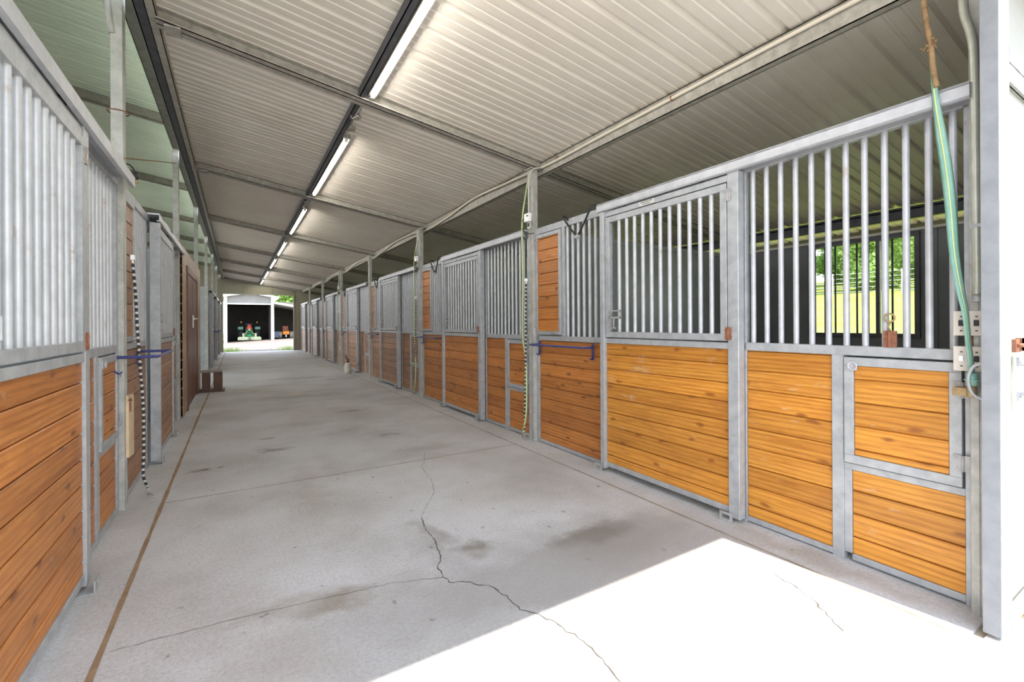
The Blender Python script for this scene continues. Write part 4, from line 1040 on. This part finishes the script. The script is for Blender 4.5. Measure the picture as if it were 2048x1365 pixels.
mb = MB(); mb.prism([(-.80, .08), (.80, .08), (.82, .22), (.74, .34), (-.74, .34), (-.82, .22)], 'y', -.30, .45); mb.build('deck', 'pale_green_paint', t)
mb = MB()
for sx_ in (-1, 1):
    mb.tube([(sx_ * .32, .05, .33), (sx_ * .22, .2, .66), (sx_ * .05, .4, .90)], .022, 6); mb.tube([(sx_ * .50, .05, .33), (sx_ * .30, .3, .60), (sx_ * .04, .45, .92)], .016, 6)
mb.box(-.07, .07, .35, .45, .82, .98, bev=.01); mb.build('hitch_frame', 'pale_green_paint', t)
mb = MB(); mb.lathe([(.05, .34), (.22, .36), (.24, .44), (.16, .54), (.05, .58)], 16); mb.build('gearbox', 'green_paint', t)
for sx_ in (-.42, .42):
    mb = MB(); mb.box(sx_ - .07, sx_ + .07, -.25, .1, .34, .62, bev=.01); mb.build('belt_cover', 'pale_green_paint', t)
mb = MB(); tyre(mb, (0, -.42, .14), .14, .1, .09); cw = mb.build('caster_wheel', 'tyre', t); mb = MB(); tyre(mb, (0, -.42, .14), .05, .1, .10); mb.build('hub', 'white', cw)
mb = MB(); mb.box(-.07, .07, -.47, -.30, .26, .32); mb.build('caster_fork', 'green_paint', t)
# orange ride-on mower
t = thing('ride_on_mower', 'orange ride-on mower parked in the lean-to at the right', 'mower', (3.5, 42.2, yard_z(3.5, 42.2)))
mb = MB(); mb.box(-.26, .26, -.35, .25, .30, .60, bev=.05); mb.box(-.20, .20, -.38, -.33, .34, .5, bev=.01); mb.build('engine_cover', 'orange_paint', t)
mb = MB(); mb.box(-.24, .24, -.05, .35, .62, .72, bev=.03); mb.box(-.22, .22, .30, .40, .66, 1.02, bev=.03); mb.build('seat', newmat('red_brown_vinyl', (.28, .08, .05), .5)[0], t)
for sx_ in (-.42, .42):
    mb = MB(); tyre(mb, (sx_, -.05, .28), .28, .2, .24); wo = mb.build('rear_wheel', newmat('dusty_tyre', (.32, .30, .28), .8)[0], t)
    mb = MB(); tyre(mb, (sx_, -.05, .28), .12, .2, .245); mb.build('rim', 'white', wo)
    mb = MB(); mb.tube([(sx_ * .75, .5, .5), (sx_ * .8, .5, .95), (sx_ * .3, .45, 1.0)], .015, 6); mb.build('lever', 'black', t)
mb = MB(); mb.box(-.55, .55, .4, 1.0, .12, .28, bev=.04); mb.build('deck', 'black', t)
mb = MB(); mb.box(-.05, .05, -.42, -.36, .12, .3); mb.build('hitch', 'white', t)
t = thing('garden_cart', 'small blue-grey cart standing between shed post and orange mower', 'cart', (2.70, 41.5, yard_z(2.70, 41.5)))
mb = MB(); mb.prism([(-.20, .14), (.20, .14), (.24, .62), (-.24, .62)], 'y', -.25, .3); mb.build('tub', 'blue_grey', t)
for sx_ in (-.22, .22): mb = MB(); tyre(mb, (sx_, 0, .12), .12, .1, .05); mb.build('wheel', 'tyre', t)
t = thing('push_mower', 'dark implement standing low in shade right of the green tractor', 'implement', (2.0, 45.0, yard_z(2.0, 45.0)))
mb = MB(); mb.box(-.3, .3, -.2, .2, .1, .3, bev=.04); mb.build('deck', 'tyre', t)
mb = MB(); mb.tube([(-.2, .1, .3), (-.1, .6, .8), (.1, .6, .8), (.2, .1, .3)], .015, 6); mb.build('handle', 'tyre', t)
for sx_ in (-.28, .28): mb = MB(); tyre(mb, (sx_, -.15, .1), .1, .1, .05); mb.build('wheel', 'tyre', t)
# weeds by the far opening
for i, (x, y) in enumerate(((-.35, YEND + .75), (2.45, YEND + .9))):
    mb = MB(); rnd = random.Random(i + 30)
    for q in range(220):
        px, py = x + rnd.gauss(0, .30), y + rnd.gauss(0, .22); hh = rnd.uniform(.05, .22)
        a = rnd.uniform(0, 6.3); dx, dy = math.cos(a) * .012, math.sin(a) * .012; lx, ly = rnd.uniform(-.05, .05), rnd.uniform(-.05, .05)
        mb.quad((px - dx, py - dy, -.05), (px + dx, py + dy, -.05), (px + dx * .3 + lx, py + dy * .3 + ly, hh), (px - dx * .3 + lx, py - dy * .3 + ly, hh))
    tag(mb.build('weeds', 'leaf2'), 'tuft of green weeds at the %s corner of the far opening' % ('left' if i == 0 else 'right'), 'weeds', kind='stuff')

# ------------------------------------------------------------------ trees
def tree_mesh(seed, Hh, R, nl, leaf):
    rnd = random.Random(seed); mb = MB()
    blobs = [(rnd.uniform(-R, R) * .66, rnd.uniform(-R, R) * .66, rnd.uniform(.10, .88) * Hh, rnd.uniform(.35, .6) * R) for _ in range(26)]
    for i in range(nl):
        bx, by, bz, br = rnd.choice(blobs)
        v = Vector((rnd.gauss(0, 1), rnd.gauss(0, 1), rnd.gauss(0, 1))).normalized() * br * rnd.uniform(.55, 1.05)
        p = Vector((bx, by, bz)) + v; p.z = max(p.z, .15)
        u = Vector((rnd.gauss(0, 1), rnd.gauss(0, 1), rnd.gauss(0, 1))).normalized(); w = u.cross(v).normalized()
        a = leaf * rnd.uniform(.5, 1.1)
        mb.quad(p - u * a, p + w * a * .6, p + u * a, p - w * a * .6)
    return mb
def tree_trunk(Hh):
    mb = MB(); mb.cyl((0, 0, -.3), (.1, 0, Hh * .45), .16, 10, .10); mb.cyl((.1, 0, Hh * .45), (.3, .2, Hh * .8), .10, 8, .03)
    for a in (0, 2, 4): mb.cyl((.08, 0, Hh * .3), (math.cos(a) * 1.4, math.sin(a) * 1.4, Hh * .6), .07, 6, .02)
    return mb
protos = []
for i, (Hh, R, lf) in enumerate(((9.5, 2.7, 'leaf'), (8.5, 2.7, 'leaf2'), (10.5, 2.7, 'leaf'))):
    t = thing('broadleaf_tree', '', 'tree', (0, 0, 0), 0, 'trees beyond the pasture fence')
    tree_mesh(50 + i, Hh, R, 12000, .22).build('foliage', lf, t); tree_trunk(Hh).build('trunk', 'bark', t)
    protos.append(t)
spots = [(42.5, 8.6), (43.2, 15.6), (42.2, 22.6), (43.2, 29.8), (50.4, 12), (50.8, 19.2), (50.2, 26.4), (58, 16), (58, 23.4), (58.4, 30.6), (65.5, 20.5), (66, 28)]
NF = len(spots)
spots += [(5.6, 60), (9.8, 64), (1.2, 67)]
tl = {0: 'leftmost', 1: 'middle', 2: 'rightmost'}
first = [True] * 3
for i, (x, y) in enumerate(spots):
    p = i % 3
    z = past_z(x, y) if x > 7.6 else yard_z(x, y)
    if i < NF: lab = 'green leafy tree beyond the wire fence, seen through the barred back window'
    else: lab = ['green tree just right of the shed gable beyond the far opening', 'green tree at the right edge of the far opening', 'green tree mostly hidden behind the shed gable'][i - NF]
    if first[p]: o = protos[p]; first[p] = False; o.location = (x, y, z - .1); o['label'] = lab
    else: o = dup(protos[p], (x, y, z - .1), (i * 1.3) % 6.28, lab)
    if i >= NF: o['group'] = 'trees behind the machine shed'; o.scale = (.72, .72, .72)

# wire fence at the top of the pasture
t = thing('wire_fence', 'white wire fence crossing the top of the green pasture', 'fence', (37, 10, past_z(37, 10)))
o = Vector((-37, -10, -past_z(37, 10)))
for y in range(-8, 32, 4):
    mb = MB(); zb = past_z(37, y); mb.cyl((37, y, zb - .1), (37, y, zb + 1.65), .035, 8); mb.build('fence_post', 'white', t, o)
for hgt in (.3, .62, .95, 1.25, 1.58):
    mb = MB(); mb.tube([(36.96, y, past_z(37, y) + hgt) for y in range(-8, 29, 2)], .013, 5); mb.build('wire', 'white', t, o)
